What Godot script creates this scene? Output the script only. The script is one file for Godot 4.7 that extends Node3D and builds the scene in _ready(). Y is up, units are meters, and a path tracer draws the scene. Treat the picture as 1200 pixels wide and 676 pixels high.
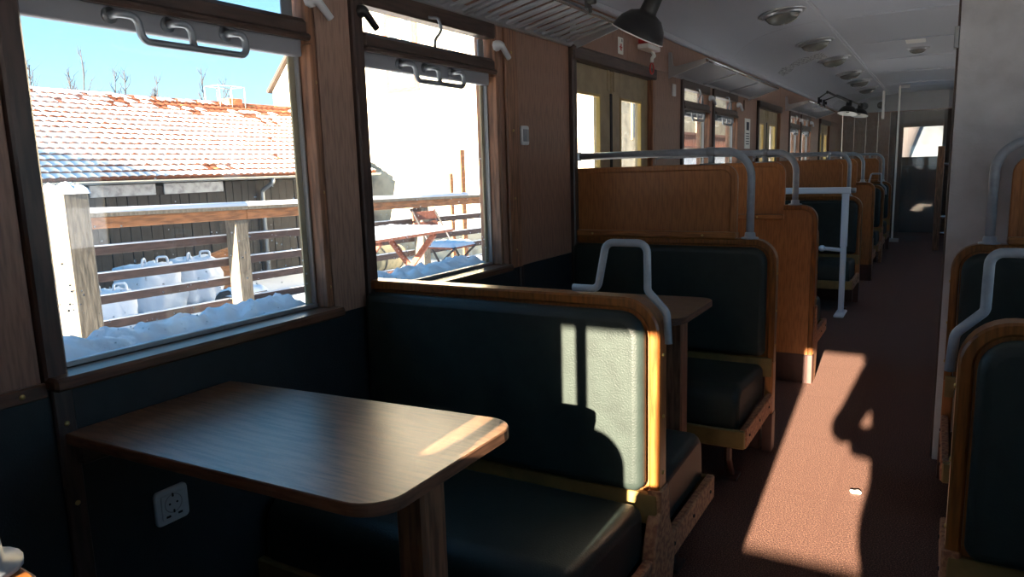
extends Node3D
# Dining car of an old railway coach on a sunny winter day. Camera at x = 0, looking along -z; floor at y = 0.

const EXPOSURE := 2.8
const SKY_E := 0.95
const SUN_E := 8.4
const SUN_TOP := 1.57   # the window in the end wall behind the camera, through which the sun comes
const SUN_L := -0.90
const SUN_R := 0.21
const XL := -1.505      # inner face of the left (window) wall
const XR := 0.98        # inner face of the right wall
const AISLE := 0.93     # depth of a bench from the wall
const ZF := -13.8       # far end wall
const ZB := 1.2         # end wall behind the camera

var names := {}
var M := {}
var rng := RandomNumberGenerator.new()

# ------------------------------------------------------------------ naming
func numbered(called: String) -> String:
	if not names.has(called):
		names[called] = 0
		return called
	names[called] += 1
	return "%s_%03d" % [called, names[called]]

func tag(o: Node, label: String, category: String, group := "", kind := "") -> Node:
	if label != "": o.set_meta("label", label)
	if category != "": o.set_meta("category", category)
	if group != "": o.set_meta("group", group)
	if kind != "": o.set_meta("kind", kind)
	return o

func thing(called: String, at: Vector3, label: String, category: String, group := "") -> Node3D:
	var o := Node3D.new()
	o.name = numbered(called)
	o.position = at
	add_child(o)
	tag(o, label, category, group)
	return o

func setting(called: String, at: Vector3, label := "") -> Node3D:
	var o := Node3D.new()
	o.name = called
	o.position = at
	add_child(o)
	tag(o, label, "", "", "structure")
	return o

# every shape is written in world coordinates; a part is shifted back by where its thing stands
func origin_of(n: Node) -> Vector3:
	var p := Vector3.ZERO
	while n is Node3D and n != self:
		p += (n as Node3D).position
		n = n.get_parent()
	return p

func mesh(called: String, st: SurfaceTool, m: Material, parent: Node = null, kind := "", label := "") -> MeshInstance3D:
	st.generate_normals()
	var o := MeshInstance3D.new()
	o.mesh = st.commit()
	o.mesh.surface_set_material(0, m)
	if parent == null:
		o.name = numbered(called)
		add_child(o)
	else:
		o.name = called
		parent.add_child(o, true)
		o.position = -origin_of(parent)
	o.cast_shadow = GeometryInstance3D.SHADOW_CASTING_SETTING_ON
	if kind != "": o.set_meta("kind", kind)
	if label != "": o.set_meta("label", label)
	return o

func S(smooth := -1) -> SurfaceTool:
	var st := SurfaceTool.new()
	st.begin(Mesh.PRIMITIVE_TRIANGLES)
	st.set_smooth_group(smooth)
	return st

# ------------------------------------------------------------------ shapes
func tri(st: SurfaceTool, a: Vector3, b: Vector3, c: Vector3) -> void:   # counter-clockwise seen from outside
	st.add_vertex(a); st.add_vertex(c); st.add_vertex(b)

func quad(st: SurfaceTool, a: Vector3, b: Vector3, c: Vector3, d: Vector3) -> void:
	tri(st, a, b, c); tri(st, a, c, d)

func box(st: SurfaceTool, c: Vector3, s: Vector3, r := 0.0, bs := Basis.IDENTITY) -> void:
	var poly := PackedVector2Array([Vector2(-s.x, -s.y) * 0.5, Vector2(s.x, -s.y) * 0.5, Vector2(s.x, s.y) * 0.5, Vector2(-s.x, s.y) * 0.5])
	if r > 0.0:
		poly = rpoly([[-s.x / 2, -s.y / 2, r], [s.x / 2, -s.y / 2, r], [s.x / 2, s.y / 2, r], [-s.x / 2, s.y / 2, r]], 1)
	puff(st, poly, Transform3D(bs, c - bs.z * s.z * 0.5), s.z, r, 1)

func bx(st: SurfaceTool, x0: float, x1: float, y0: float, y1: float, z0: float, z1: float, r := 0.0) -> void:
	box(st, Vector3(x0 + x1, y0 + y1, z0 + z1) * 0.5, Vector3(absf(x1 - x0), absf(y1 - y0), absf(z1 - z0)), r)

func bar(st: SurfaceTool, a: Vector3, b: Vector3, w: float, h: float, r := 0.0, up := Vector3.UP) -> void:   # a board from a to b
	var z := (b - a).normalized()
	if absf(z.dot(up)) > 0.99: up = Vector3.BACK
	var x := up.cross(z).normalized()
	box(st, (a + b) * 0.5, Vector3(w, h, a.distance_to(b)), r, Basis(x, z.cross(x), z))

# a polygon whose corners are rounded: [x, y, radius]
func rpoly(pts: Array, n := 5) -> PackedVector2Array:
	var out := PackedVector2Array()
	for i in pts.size():
		var p := Vector2(pts[i][0], pts[i][1])
		var r: float = pts[i][2] if pts[i].size() > 2 else 0.0
		if r <= 0.0:
			out.append(p)
			continue
		var q: Array = pts[(i + pts.size() - 1) % pts.size()]
		var w: Array = pts[(i + 1) % pts.size()]
		var a := (Vector2(q[0], q[1]) - p).normalized()
		var b := (Vector2(w[0], w[1]) - p).normalized()
		var half := acos(clampf(a.dot(b), -1, 1)) * 0.5
		var d := r / tan(half)
		var c := p + (a + b).normalized() * (r / sin(half))
		var s := p + a * d
		var e := p + b * d
		var a0 := (s - c).angle()
		var da := wrapf((e - c).angle() - a0, -PI, PI)
		for k in n + 1:
			out.append(c + Vector2.from_angle(a0 + da * k / n) * r)
	return out

# a polygon drawn out along tr's z by l, its end edges rounded by r
func puff(st: SurfaceTool, poly_in: PackedVector2Array, tr: Transform3D, l: float, r := 0.0, n := 1, rc := -1.0) -> void:
	var poly := PackedVector2Array(poly_in)
	var area := 0.0
	for i in poly.size(): area += poly[i].cross(poly[(i + 1) % poly.size()])
	if area < 0.0: poly.reverse()
	var turned := tr.basis.determinant() < 0
	var c := poly.size()
	var nor := PackedVector2Array()
	for i in c:
		var a := (poly[i] - poly[(i + c - 1) % c]).normalized().orthogonal()
		var b := (poly[(i + 1) % c] - poly[i]).normalized().orthogonal()
		var m := (a + b)
		nor.append(m / maxf(0.3, m.dot(m) * 0.5))
	# orthogonal() of a counter-clockwise edge may point in or out: test once
	var t := 0.0
	for i in c: t += nor[i].dot(poly[i] - poly[(i + c / 2) % c])
	var sgn := 1.0 if t > 0 else -1.0
	var rz := r if rc < 0.0 else rc
	var levels := []
	if r > 0.0:
		for k in n + 1:
			var ang := PI * 0.5 * k / n
			levels.append([r * (1.0 - sin(ang)), rz * (1.0 - cos(ang))])
		for k in n + 1:
			var ang := PI * 0.5 * (n - k) / n
			levels.append([r * (1.0 - sin(ang)), l - rz * (1.0 - cos(ang))])
	else:
		levels = [[0.0, 0.0], [0.0, l]]
	var rings := []
	for lv in levels:
		var ring := PackedVector3Array()
		for i in c:
			var p: Vector2 = poly[i] - nor[i] * sgn * lv[0]
			ring.append(tr * Vector3(p.x, p.y, lv[1]))
		rings.append(ring)
	for k in rings.size() - 1:
		for i in c:
			var j := (i + 1) % c
			if turned: quad(st, rings[k][j], rings[k][i], rings[k + 1][i], rings[k + 1][j])
			else: quad(st, rings[k][i], rings[k][j], rings[k + 1][j], rings[k + 1][i])
	var idx := Geometry2D.triangulate_polygon(poly)
	if n > 1: st.set_smooth_group(-1)   # the end faces stay flat
	for k in range(0, idx.size(), 3):
		var cc := (poly[idx[k + 1]] - poly[idx[k]]).cross(poly[idx[k + 2]] - poly[idx[k]]) > 0
		var f: PackedVector3Array = rings[rings.size() - 1]
		var g: PackedVector3Array = rings[0]
		if cc != turned:
			tri(st, f[idx[k]], f[idx[k + 1]], f[idx[k + 2]]); tri(st, g[idx[k]], g[idx[k + 2]], g[idx[k + 1]])
		else:
			tri(st, f[idx[k]], f[idx[k + 2]], f[idx[k + 1]]); tri(st, g[idx[k]], g[idx[k + 1]], g[idx[k + 2]])
	if n > 1: st.set_smooth_group(1)

# corners of a path rounded: [Vector3, radius]
func bend(pts: Array, n := 6) -> PackedVector3Array:
	var out := PackedVector3Array()
	for i in pts.size():
		var p: Vector3 = pts[i][0]
		var r: float = pts[i][1] if pts[i].size() > 1 else 0.0
		if r <= 0.0 or i == 0 or i == pts.size() - 1:
			out.append(p)
			continue
		var a: Vector3 = (pts[i - 1][0] - p).normalized()
		var b: Vector3 = (pts[i + 1][0] - p).normalized()
		var half := acos(clampf(a.dot(b), -1, 1)) * 0.5
		var d := r / tan(half)
		var c := p + (a + b).normalized() * (r / sin(half))
		var u := (p + a * d - c)
		var v := (p + b * d - c)
		for k in n + 1:
			out.append(c + u.slerp(v, float(k) / n))
	return out

func tube(st: SurfaceTool, pts: PackedVector3Array, r: float, n := 10, r1 := -1.0, flat := 1.0) -> void:
	var rings := []
	var side := Vector3.UP
	for i in pts.size():
		var d := (pts[mini(i + 1, pts.size() - 1)] - pts[maxi(i - 1, 0)]).normalized()
		if i == 0: side = (Vector3.UP if absf(d.y) < 0.9 else Vector3.RIGHT)
		side = (side - d * side.dot(d)).normalized()
		var o := d.cross(side)
		var ring := PackedVector3Array()
		var rr := r if r1 < 0 else lerpf(r, r1, float(i) / maxi(1, pts.size() - 1))
		for k in n:
			var a := TAU * k / n
			ring.append(pts[i] + (side * cos(a) * flat + o * sin(a)) * rr)
		rings.append(ring)
	for i in rings.size() - 1:
		for k in n:
			var j := (k + 1) % n
			quad(st, rings[i][k], rings[i][j], rings[i + 1][j], rings[i + 1][k])
	for k in range(1, n - 1):
		tri(st, rings[0][0], rings[0][k + 1], rings[0][k])
		var e: PackedVector3Array = rings[rings.size() - 1]
		tri(st, e[0], e[k], e[k + 1])

func rod(st: SurfaceTool, a: Vector3, b: Vector3, r: float, n := 10, r1 := -1.0) -> void:
	tube(st, PackedVector3Array([a, b]), r, n, r1)

# profile [radius, height] turned about the y axis of tr
func lathe(st: SurfaceTool, prof: Array, tr: Transform3D, n := 24) -> void:
	for i in prof.size() - 1:
		var p: Array = prof[i]
		var q: Array = prof[i + 1]
		for k in n:
			var a := TAU * k / n
			var b := TAU * (k + 1) / n
			var v := [tr * Vector3(p[0] * cos(a), p[1], -p[0] * sin(a)), tr * Vector3(p[0] * cos(b), p[1], -p[0] * sin(b)), tr * Vector3(q[0] * cos(b), q[1], -q[0] * sin(b)), tr * Vector3(q[0] * cos(a), q[1], -q[0] * sin(a))]
			if p[0] > 0.0001: tri(st, v[0], v[1], v[2])
			if q[0] > 0.0001: tri(st, v[0], v[2], v[3])

# a lumpy closed blob (bags, stones, snow clods)
func blob(st: SurfaceTool, c: Vector3, s: Vector3, amount: float, sd: int, n := 12, boxy := 0.0) -> void:
	var f := FastNoiseLite.new()
	f.seed = sd
	f.frequency = 0.9
	var grid := []
	for i in n + 1:
		var row := PackedVector3Array()
		for k in n * 2:
			var t := PI * i / n
			var a := TAU * k / (n * 2)
			var d := Vector3(sin(t) * cos(a), cos(t), sin(t) * sin(a))
			if boxy > 0.0:
				var m := maxf(absf(d.x), maxf(absf(d.y), absf(d.z)))
				d = d.lerp(d / m, boxy)
			d *= 1.0 + amount * f.get_noise_3dv(d * 1.7)
			row.append(c + d * s)
		grid.append(row)
	for i in n:
		for k in n * 2:
			var j := (k + 1) % (n * 2)
			quad(st, grid[i][j], grid[i][k], grid[i + 1][k], grid[i + 1][j])

# ------------------------------------------------------------------ materials
func noise_tex(sd: int, freq: float, colors: Array, octaves := 4, size := 512, normal := false, bump := 2.0, kind := FastNoiseLite.TYPE_SIMPLEX_SMOOTH) -> NoiseTexture2D:
	var f := FastNoiseLite.new()
	f.seed = sd
	f.noise_type = kind
	f.frequency = freq
	f.fractal_octaves = octaves
	f.fractal_type = FastNoiseLite.FRACTAL_FBM if octaves > 1 else FastNoiseLite.FRACTAL_NONE
	var t := NoiseTexture2D.new()
	t.width = size
	t.height = size
	t.seamless = true
	t.noise = f
	if normal:
		t.as_normal_map = true
		t.bump_strength = bump
	else:
		var g := Gradient.new()
		var off := PackedFloat32Array()
		var cs := PackedColorArray()
		for i in colors.size():
			off.append(colors[i][0])
			cs.append(colors[i][1])
		g.offsets = off
		g.colors = cs
		t.color_ramp = g
	return t

func grey(v: float) -> Color: return Color(v, v, v)
func rgb(r: float, g: float, b: float) -> Color: return Color(r / 255.0, g / 255.0, b / 255.0)

func mat(called: String, c: Color, rough: float, tex: Texture2D = null, sc := Vector3.ONE, nrm: Texture2D = null, ns := 0.5, metal := 0.0) -> StandardMaterial3D:
	var m := StandardMaterial3D.new()
	m.resource_name = called
	m.albedo_color = c
	m.roughness = rough
	m.metallic = metal
	if tex: m.albedo_texture = tex
	if nrm:
		m.normal_enabled = true
		m.normal_texture = nrm
		m.normal_scale = ns
	if tex or nrm:
		m.uv1_triplanar = true
		m.uv1_world_triplanar = true
		m.uv1_scale = sc
	M[called] = m
	return m

func make_materials() -> void:
	var grain := noise_tex(3, 0.02, [[0.0, grey(0.78)], [0.35, grey(0.88)], [0.6, grey(0.96)], [1.0, grey(1.0)]], 5)
	var streak := noise_tex(5, 0.012, [[0.0, grey(0.6)], [0.4, grey(0.82)], [0.65, grey(0.96)], [1.0, grey(1.0)]], 6)
	var mottle := noise_tex(7, 0.008, [[0.0, grey(0.84)], [0.5, grey(0.94)], [1.0, grey(1.0)]], 5)
	var wear := noise_tex(9, 0.018, [[0.0, rgb(108, 68, 50)], [0.46, rgb(148, 98, 72)], [0.54, rgb(168, 118, 84)], [1.0, rgb(190, 142, 102)]], 6)
	var hide := noise_tex(11, 0.11, [], 3, 512, true, 2.4)
	var fine := noise_tex(13, 0.16, [], 2, 512, true, 3.0)
	var lumps := noise_tex(15, 0.02, [], 4, 512, true, 6.0)
	var speck := noise_tex(17, 0.22, [[0.0, rgb(60, 34, 30)], [0.4, rgb(104, 72, 62)], [0.55, rgb(132, 96, 82)], [0.72, rgb(172, 136, 116)], [1.0, rgb(215, 190, 168)]], 2)
	var plaster := noise_tex(19, 0.012, [[0.0, grey(0.7)], [0.5, grey(0.92)], [1.0, grey(1.0)]], 6)
	var flake := noise_tex(21, 0.03, [[0.0, rgb(70, 70, 75)], [0.45, rgb(110, 112, 118)], [0.52, rgb(205, 208, 212)], [1.0, rgb(215, 218, 222)]], 6)
	var rust := noise_tex(23, 0.03, [[0.0, rgb(84, 46, 32)], [0.5, rgb(134, 70, 44)], [1.0, rgb(160, 94, 62)]], 4)
	var vert := Vector3(9, 0.9, 9)
	mat("panel", rgb(154, 117, 98), 0.42, grain, vert)
	mat("panel_light", rgb(166, 132, 114), 0.45, grain, vert)
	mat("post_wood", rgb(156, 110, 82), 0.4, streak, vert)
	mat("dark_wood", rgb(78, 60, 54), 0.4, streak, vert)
	mat("dark_wood_z", rgb(76, 58, 50), 0.38, streak, Vector3(9, 9, 0.9))
	mat("sill_wood", rgb(104, 72, 54), 0.3, streak, Vector3(9, 9, 0.9))
	mat("honey", rgb(172, 110, 62), 0.35, grain, vert)
	mat("honey_x", rgb(176, 114, 64), 0.33, streak, Vector3(0.9, 9, 9))
	mat("honey_edge", rgb(142, 86, 38), 0.3, streak, vert)
	mat("table", rgb(142, 106, 78), 0.36, streak, Vector3(1.1, 12, 12), fine, 0.12)
	mat("table_edge", rgb(118, 82, 62), 0.5, streak, Vector3(1.5, 12, 1.5))
	mat("leather", rgb(40, 48, 45), 0.46, mottle, Vector3(3, 3, 3), hide, 0.32)
	mat("wainscot", rgb(34, 40, 45), 0.5, mottle, Vector3(3, 3, 3), hide, 0.3)
	mat("olive", rgb(140, 114, 66), 0.45, mottle, Vector3(3, 3, 3))
	mat("worn", Color.WHITE, 0.6, wear, Vector3(5, 5, 5))
	mat("kick", rgb(78, 48, 42), 0.45, mottle, Vector3(3, 3, 3))
	mat("carpet", rgb(196, 180, 172), 0.9, speck, Vector3(1.6, 1.6, 1.6), fine, 0.6)
	mat("ceiling", rgb(176, 180, 189), 0.5)
	mat("flaked", Color.WHITE, 0.7, flake, Vector3(2.2, 2.2, 2.2))
	mat("grey_wall", rgb(204, 206, 210), 0.6, mottle, Vector3(1, 1, 1), fine, 0.15)
	mat("rail_grey", rgb(156, 164, 174), 0.32, mottle, Vector3(4, 4, 4), null, 0.5, 0.0)
	mat("alu", rgb(176, 178, 182), 0.35, null, Vector3.ONE, null, 0.5, 0.8)
	mat("sash_grey", rgb(150, 152, 158), 0.5)
	mat("chrome", rgb(210, 212, 215), 0.18, null, Vector3.ONE, null, 0.5, 0.9)
	mat("brass", rgb(190, 165, 105), 0.3, null, Vector3.ONE, null, 0.5, 0.8)
	mat("rubber", rgb(30, 30, 32), 0.7)
	mat("cream", rgb(166, 150, 116), 0.45, mottle, Vector3(2, 2, 2))
	mat("black", rgb(26, 26, 28), 0.42)
	mat("lamp_white", rgb(232, 232, 228), 0.4)
	mat("plastic", rgb(205, 208, 212), 0.35)
	mat("white_paint", rgb(226, 232, 240), 0.3)
	mat("paper", rgb(235, 235, 230), 0.8)
	mat("print_dark", rgb(60, 66, 80), 0.8)
	mat("red", rgb(190, 42, 36), 0.4)
	mat("frosted", rgb(104, 104, 100), 0.25)
	mat("snow", rgb(204, 210, 220), 0.75, null, Vector3(1.2, 1.2, 1.2), lumps, 0.6)
	mat("snow_fine", rgb(210, 217, 228), 0.8, null, Vector3(4, 4, 4), lumps, 0.8)
	mat("larch", rgb(160, 106, 66), 0.7, streak, Vector3(5, 5, 0.7))
	mat("grey_timber", rgb(104, 98, 88), 0.85, streak, Vector3(6, 0.8, 6), lumps, 0.3)
	mat("slat_dark", rgb(74, 56, 52), 0.75, streak, Vector3(6, 6, 0.8))
	mat("shed_board", rgb(62, 60, 60), 0.9, streak, Vector3(4, 0.5, 4))
	mat("shed_pale", rgb(190, 194, 202), 0.8, plaster, Vector3(0.7, 0.7, 0.7))
	mat("tile", grey(0.84), 0.8, rust, Vector3(0.6, 0.6, 0.6))
	mat("zinc", rgb(140, 146, 152), 0.4, null, Vector3.ONE, null, 0.5, 0.6)
	mat("plaster", rgb(226, 218, 196), 0.9, plaster, Vector3(0.25, 0.25, 0.25))
	mat("plaster_grey", rgb(178, 168, 146), 0.9, plaster, Vector3(0.35, 0.35, 0.35))
	mat("brick", rgb(176, 104, 72), 0.85, streak, Vector3(3, 3, 3))
	mat("house_pane", rgb(70, 84, 96), 0.12)
	mat("balcony", rgb(118, 72, 56), 0.7, streak, Vector3(3, 0.6, 3))
	mat("bag", rgb(200, 204, 212), 0.75, null, Vector3(2, 2, 2), lumps, 0.5)
	mat("bark", rgb(58, 54, 54), 0.9)
	mat("garden_wood", rgb(138, 84, 66), 0.7, streak, Vector3(5, 5, 5))
	mat("iron", rgb(60, 58, 60), 0.5, null, Vector3.ONE, null, 0.5, 0.4)
	mat("barrel", rgb(170, 160, 130), 0.7, plaster, Vector3(1, 1, 1))
	mat("moss", rgb(108, 108, 62), 0.95)
	mat("bank", rgb(74, 80, 86), 0.9, plaster, Vector3(0.3, 0.3, 0.3))
	mat("skin", rgb(214, 168, 140), 0.5)
	mat("coat", rgb(44, 48, 58), 0.85, mottle, Vector3(4, 4, 4))
	mat("jeans", rgb(58, 70, 96), 0.9, mottle, Vector3(4, 4, 4))
	mat("hair", rgb(74, 52, 38), 0.7)
	mat("shoe", rgb(40, 34, 30), 0.6)
	M.leather.metallic_specular = 0.42
	M.table.roughness = 0.33
	M.table.metallic_specular = 0.7
	var g := mat("glass", Color(0.9, 0.97, 0.97, 0.03), 0.02)
	g.transparency = BaseMaterial3D.TRANSPARENCY_ALPHA
	var d := mat("door_glass", Color(0.85, 0.92, 0.92, 0.05), 0.03)
	d.transparency = BaseMaterial3D.TRANSPARENCY_ALPHA

# ------------------------------------------------------------------ the coach
func X(s: int, d: float) -> float: return XL + d if s > 0 else XR - d   # d metres from the wall, on the left (1) or right (-1)

func side_tr(s: int, z: float) -> Transform3D:   # polygon (d, y) drawn out along +z
	return Transform3D(Basis(Vector3(s, 0, 0), Vector3.UP, Vector3.BACK), Vector3(X(s, 0), 0, z))

func end_tr(s: int, d: float) -> Transform3D:    # polygon (z, y) drawn out away from the wall
	return Transform3D(Basis(Vector3.BACK, Vector3.UP, Vector3(s, 0, 0)), Vector3(X(s, d), 0, 0))

func screws(pts: Array, ax: Vector3, parent: Node, m := "brass", r := 0.0055) -> void:
	var st := S(1)
	for p in pts:
		var y := ax.normalized()
		var x := (Vector3.UP if absf(y.y) < 0.9 else Vector3.RIGHT).cross(y).normalized()
		lathe(st, [[0.0, -0.003], [r, -0.003], [r, 0.001], [r * 0.7, 0.0025], [0.0, 0.0028]], Transform3D(Basis(x, y, x.cross(y)), p), 10)
	mesh("screws", st, M[m], parent, "stuff")

func bench(zc: float, s: int, front: bool, rear: bool, handle: bool, foot: bool, label: String) -> Node3D:
	var t := thing("bench_seat", Vector3(X(s, 0.465), 0, zc), label, "bench", "")
	var st := S()
	puff(st, rpoly([[0.0, 0.40, 0], [0.90, 0.40, 0], [0.90, 0.90, 0.06], [0.0, 0.90, 0]], 6), side_tr(s, zc - 0.012), 0.024)
	mesh("backboard", st, M.honey, t)
	st = S()
	puff(st, rpoly([[0.0, 0.925, 0], [0.93, 0.925, 0.095], [0.93, 0.40, 0], [0.902, 0.40, 0], [0.902, 0.897, 0.067], [0.0, 0.897, 0]], 8), side_tr(s, zc - 0.029), 0.058, 0.005)
	mesh("edge_frame", st, M.honey_edge, t)
	for k in [1, -1]:
		if (k == 1 and not front) or (k == -1 and not rear): continue
		st = S(1)
		var tr := side_tr(s, zc + 0.012 * k)
		if k < 0: tr.basis.z = Vector3.FORWARD
		puff(st, rpoly([[0.006, 0.425, 0.032], [0.897, 0.425, 0.032], [0.897, 0.893, 0.066], [0.006, 0.893, 0.032]], 7), tr, 0.052, 0.026, 4)
		mesh("backrest_pad", st, M.leather, t)
		st = S()
		bx(st, X(s, 0.005), X(s, 0.925), 0.335, 0.418, zc + 0.014 * k, zc + 0.034 * k, 0.003)
		mesh("back_rail", st, M.olive, t)
		st = S(1)
		puff(st, rpoly([[zc + 0.036 * k, 0.235, 0.034], [zc + 0.036 * k, 0.395, 0.04], [zc + 0.50 * k, 0.418, 0.07], [zc + 0.515 * k, 0.235, 0.034]], 6), end_tr(s, 0.01), 0.885, 0.03, 4)
		mesh("seat_cushion", st, M.leather, t)
		st = S()
		bx(st, X(s, 0.0), X(s, 0.925), 0.185, 0.255, zc + 0.50 * k, zc + 0.525 * k, 0.004)
		mesh("front_board", st, M.olive, t)
		st = S()
		bx(st, X(s, 0.905), X(s, 0.93), 0.185, 0.262, zc + 0.02 * k, zc + 0.511 * k, 0.004)
		mesh("side_board", st, M.worn, t)
		st = S()
		bx(st, X(s, 0.0), X(s, 0.9), 0.175, 0.20, zc + 0.03 * k, zc + 0.5 * k)
		mesh("seat_base", st, M.kick, t)
		for d in [0.12, 0.84]:
			st = S()
			tube(st, PackedVector3Array([Vector3(X(s, d), 0.18, zc + 0.42 * k), Vector3(X(s, d), 0.1, zc + 0.42 * k), Vector3(X(s, d), 0.012, zc + 0.36 * k)]), 0.016, 8)
			bx(st, X(s, d - 0.03), X(s, d + 0.03), 0.0, 0.012, zc + 0.32 * k, zc + 0.40 * k)
			mesh("leg", st, M.kick, t)
		screws([Vector3(X(s, 0.931), 0.225, zc + 0.1 * k), Vector3(X(s, 0.931), 0.225, zc + 0.28 * k), Vector3(X(s, 0.931), 0.225, zc + 0.46 * k)], Vector3(s, 0, 0), t, "rubber")
	st = S()
	bx(st, X(s, 0.02), X(s, 0.88), 0.0, 0.19, zc - 0.02, zc + 0.02)
	mesh("kick_panel", st, M.kick, t)
	st = S()
	if foot:
		bx(st, X(s, 0.895), X(s, 0.93), 0.17, 0.40, zc - 0.03, zc + 0.03, 0.004)
		mesh("end_post", st, M.honey, t)
		st = S()
		bx(st, X(s, 0.89), X(s, 0.932), 0.0, 0.172, zc - 0.033, zc + 0.033, 0.003)
		mesh("foot_plate", st, M.kick, t)
	else:
		var w := 0.5 * (1.0 if front else 0.3)
		puff(st, PackedVector2Array([Vector2(zc + 0.034, 0.43), Vector2(zc + 0.03, 0.37), Vector2(zc + 0.07, 0.29), Vector2(zc + 0.085, 0.22), Vector2(zc + 0.04, 0.0), Vector2(zc - 0.03, 0.0), Vector2(zc - 0.085, 0.19), Vector2(zc - 0.085, 0.25), Vector2(zc - 0.045, 0.33), Vector2(zc - 0.034, 0.43)]), end_tr(s, 0.90), 0.036, 0.004)
		mesh("end_bracket", st, M.worn, t)
	screws([Vector3(X(s, 0.931), 0.47, zc), Vector3(X(s, 0.931), 0.62, zc), Vector3(X(s, 0.931), 0.78, zc)], Vector3(s, 0, 0), t)
	if handle:
		st = S(1)
		tube(st, bend([[Vector3(X(s, 0.685), 0.937, zc)], [Vector3(X(s, 0.755), 0.937, zc), 0.02], [Vector3(X(s, 0.779), 1.058, zc), 0.024], [Vector3(X(s, 0.888), 1.058, zc), 0.024], [Vector3(X(s, 0.889), 0.94, zc), 0.02], [Vector3(X(s, 0.938), 0.89, zc), 0.03], [Vector3(X(s, 0.944), 0.81, zc)]]), 0.0098, 10)
		mesh("grab_handle", st, M.rail_grey, t)
	return t

func partition(zc: float, s: int, lower: bool, label: String, board := 0.757, rail := 0.815) -> Node3D:
	var t := thing("partition_screen", Vector3(X(s, 0.465), 0.0 if lower else 0.925, zc), label, "partition")
	var st := S()
	puff(st, rpoly([[0.0, 0.95, 0], [board, 0.95, 0], [board, 1.238, 0.06], [0.0, 1.238, 0]], 6), side_tr(s, zc - 0.008), 0.016)
	mesh("upper_board", st, M.honey, t)
	st = S()
	puff(st, rpoly([[0.0, 1.242, 0], [board + 0.004, 1.242, 0.064], [board + 0.004, 0.95, 0], [board - 0.026, 0.95, 0], [board - 0.026, 1.216, 0.04], [0.0, 1.216, 0]], 7), side_tr(s, zc - 0.014), 0.028, 0.004)
	mesh("edge_frame", st, M.honey, t)
	st = S()
	bx(st, X(s, 0.0), X(s, 0.012), 0.95, 1.22, zc + 0.008, zc + 0.03, 0.003)
	mesh("wall_batten", st, M.honey, t)
	st = S()
	bx(st, X(s, 0.0), X(s, board + 0.004), 0.925, 0.953, zc - 0.033, zc + 0.033, 0.005)
	mesh("rail_cap", st, M.honey_x, t)
	screws([Vector3(X(s, 0.1), 0.938, zc + 0.034), Vector3(X(s, 0.62), 0.938, zc + 0.034)], Vector3.BACK, t)
	if lower:
		st = S()
		puff(st, rpoly([[0.0, 0.0, 0], [0.925, 0.0, 0], [0.925, 1.0, 0.075], [board - 0.02, 1.0, 0], [board - 0.02, 0.96, 0], [0.0, 0.96, 0]], 6), side_tr(s, zc - 0.012), 0.024)
		mesh("lower_board", st, M.honey, t)
		st = S()
		puff(st, rpoly([[board, 1.005, 0], [0.935, 1.005, 0.08], [0.935, 0.165, 0], [0.908, 0.165, 0], [0.908, 0.978, 0.053], [board, 0.978, 0]], 7), side_tr(s, zc - 0.024), 0.048, 0.005)
		mesh("edge_trim", st, M.honey_edge, t)
		st = S()
		bx(st, X(s, 0.0), X(s, 0.912), 0.0, 0.165, zc + 0.012, zc + 0.016)
		mesh("kick_plate", st, M.kick, t)
		st = S()
		bx(st, X(s, 0.906), X(s, 0.937), 0.0, 0.168, zc - 0.025, zc + 0.025, 0.003)
		mesh("foot_plate", st, M.kick, t)
	var top := 1.005 if lower else 0.925
	var hr := S(1)
	tube(hr, bend([[Vector3(X(s, 0.012), 1.295, zc)], [Vector3(X(s, rail), 1.295, zc), 0.11], [Vector3(X(s, rail), top, zc)]], 10), 0.0165, 12)
	var h := mesh("handrail", hr, M.rail_grey, t)
	st = S(1)
	lathe(st, [[0.0, 0.0], [0.036, 0.0], [0.036, 0.005], [0.023, 0.008], [0.021, 0.026], [0.0165, 0.028]], Transform3D(Basis.IDENTITY, Vector3(X(s, rail), top, zc)), 20)
	mesh("flange", st, M.rail_grey, h)
	st = S()
	bx(st, X(s, 0.0), X(s, 0.008), 1.25, 1.335, zc - 0.018, zc + 0.018, 0.003)
	bx(st, X(s, 0.006), X(s, 0.03), 1.275, 1.315, zc - 0.02, zc + 0.02, 0.004)
	mesh("wall_bracket", st, M.alu, h)
	st = S(1)
	rod(st, Vector3(X(s, 0.645), 1.24, zc), Vector3(X(s, 0.645), 1.29, zc), 0.013)
	rod(st, Vector3(X(s, 0.628), 1.295, zc), Vector3(X(s, 0.662), 1.295, zc), 0.0205, 14)
	bx(st, X(s, 0.60), X(s, 0.69), 1.24, 1.246, zc - 0.016, zc + 0.016)
	mesh("support_clamp", st, M.zinc, h)
	return t

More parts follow.
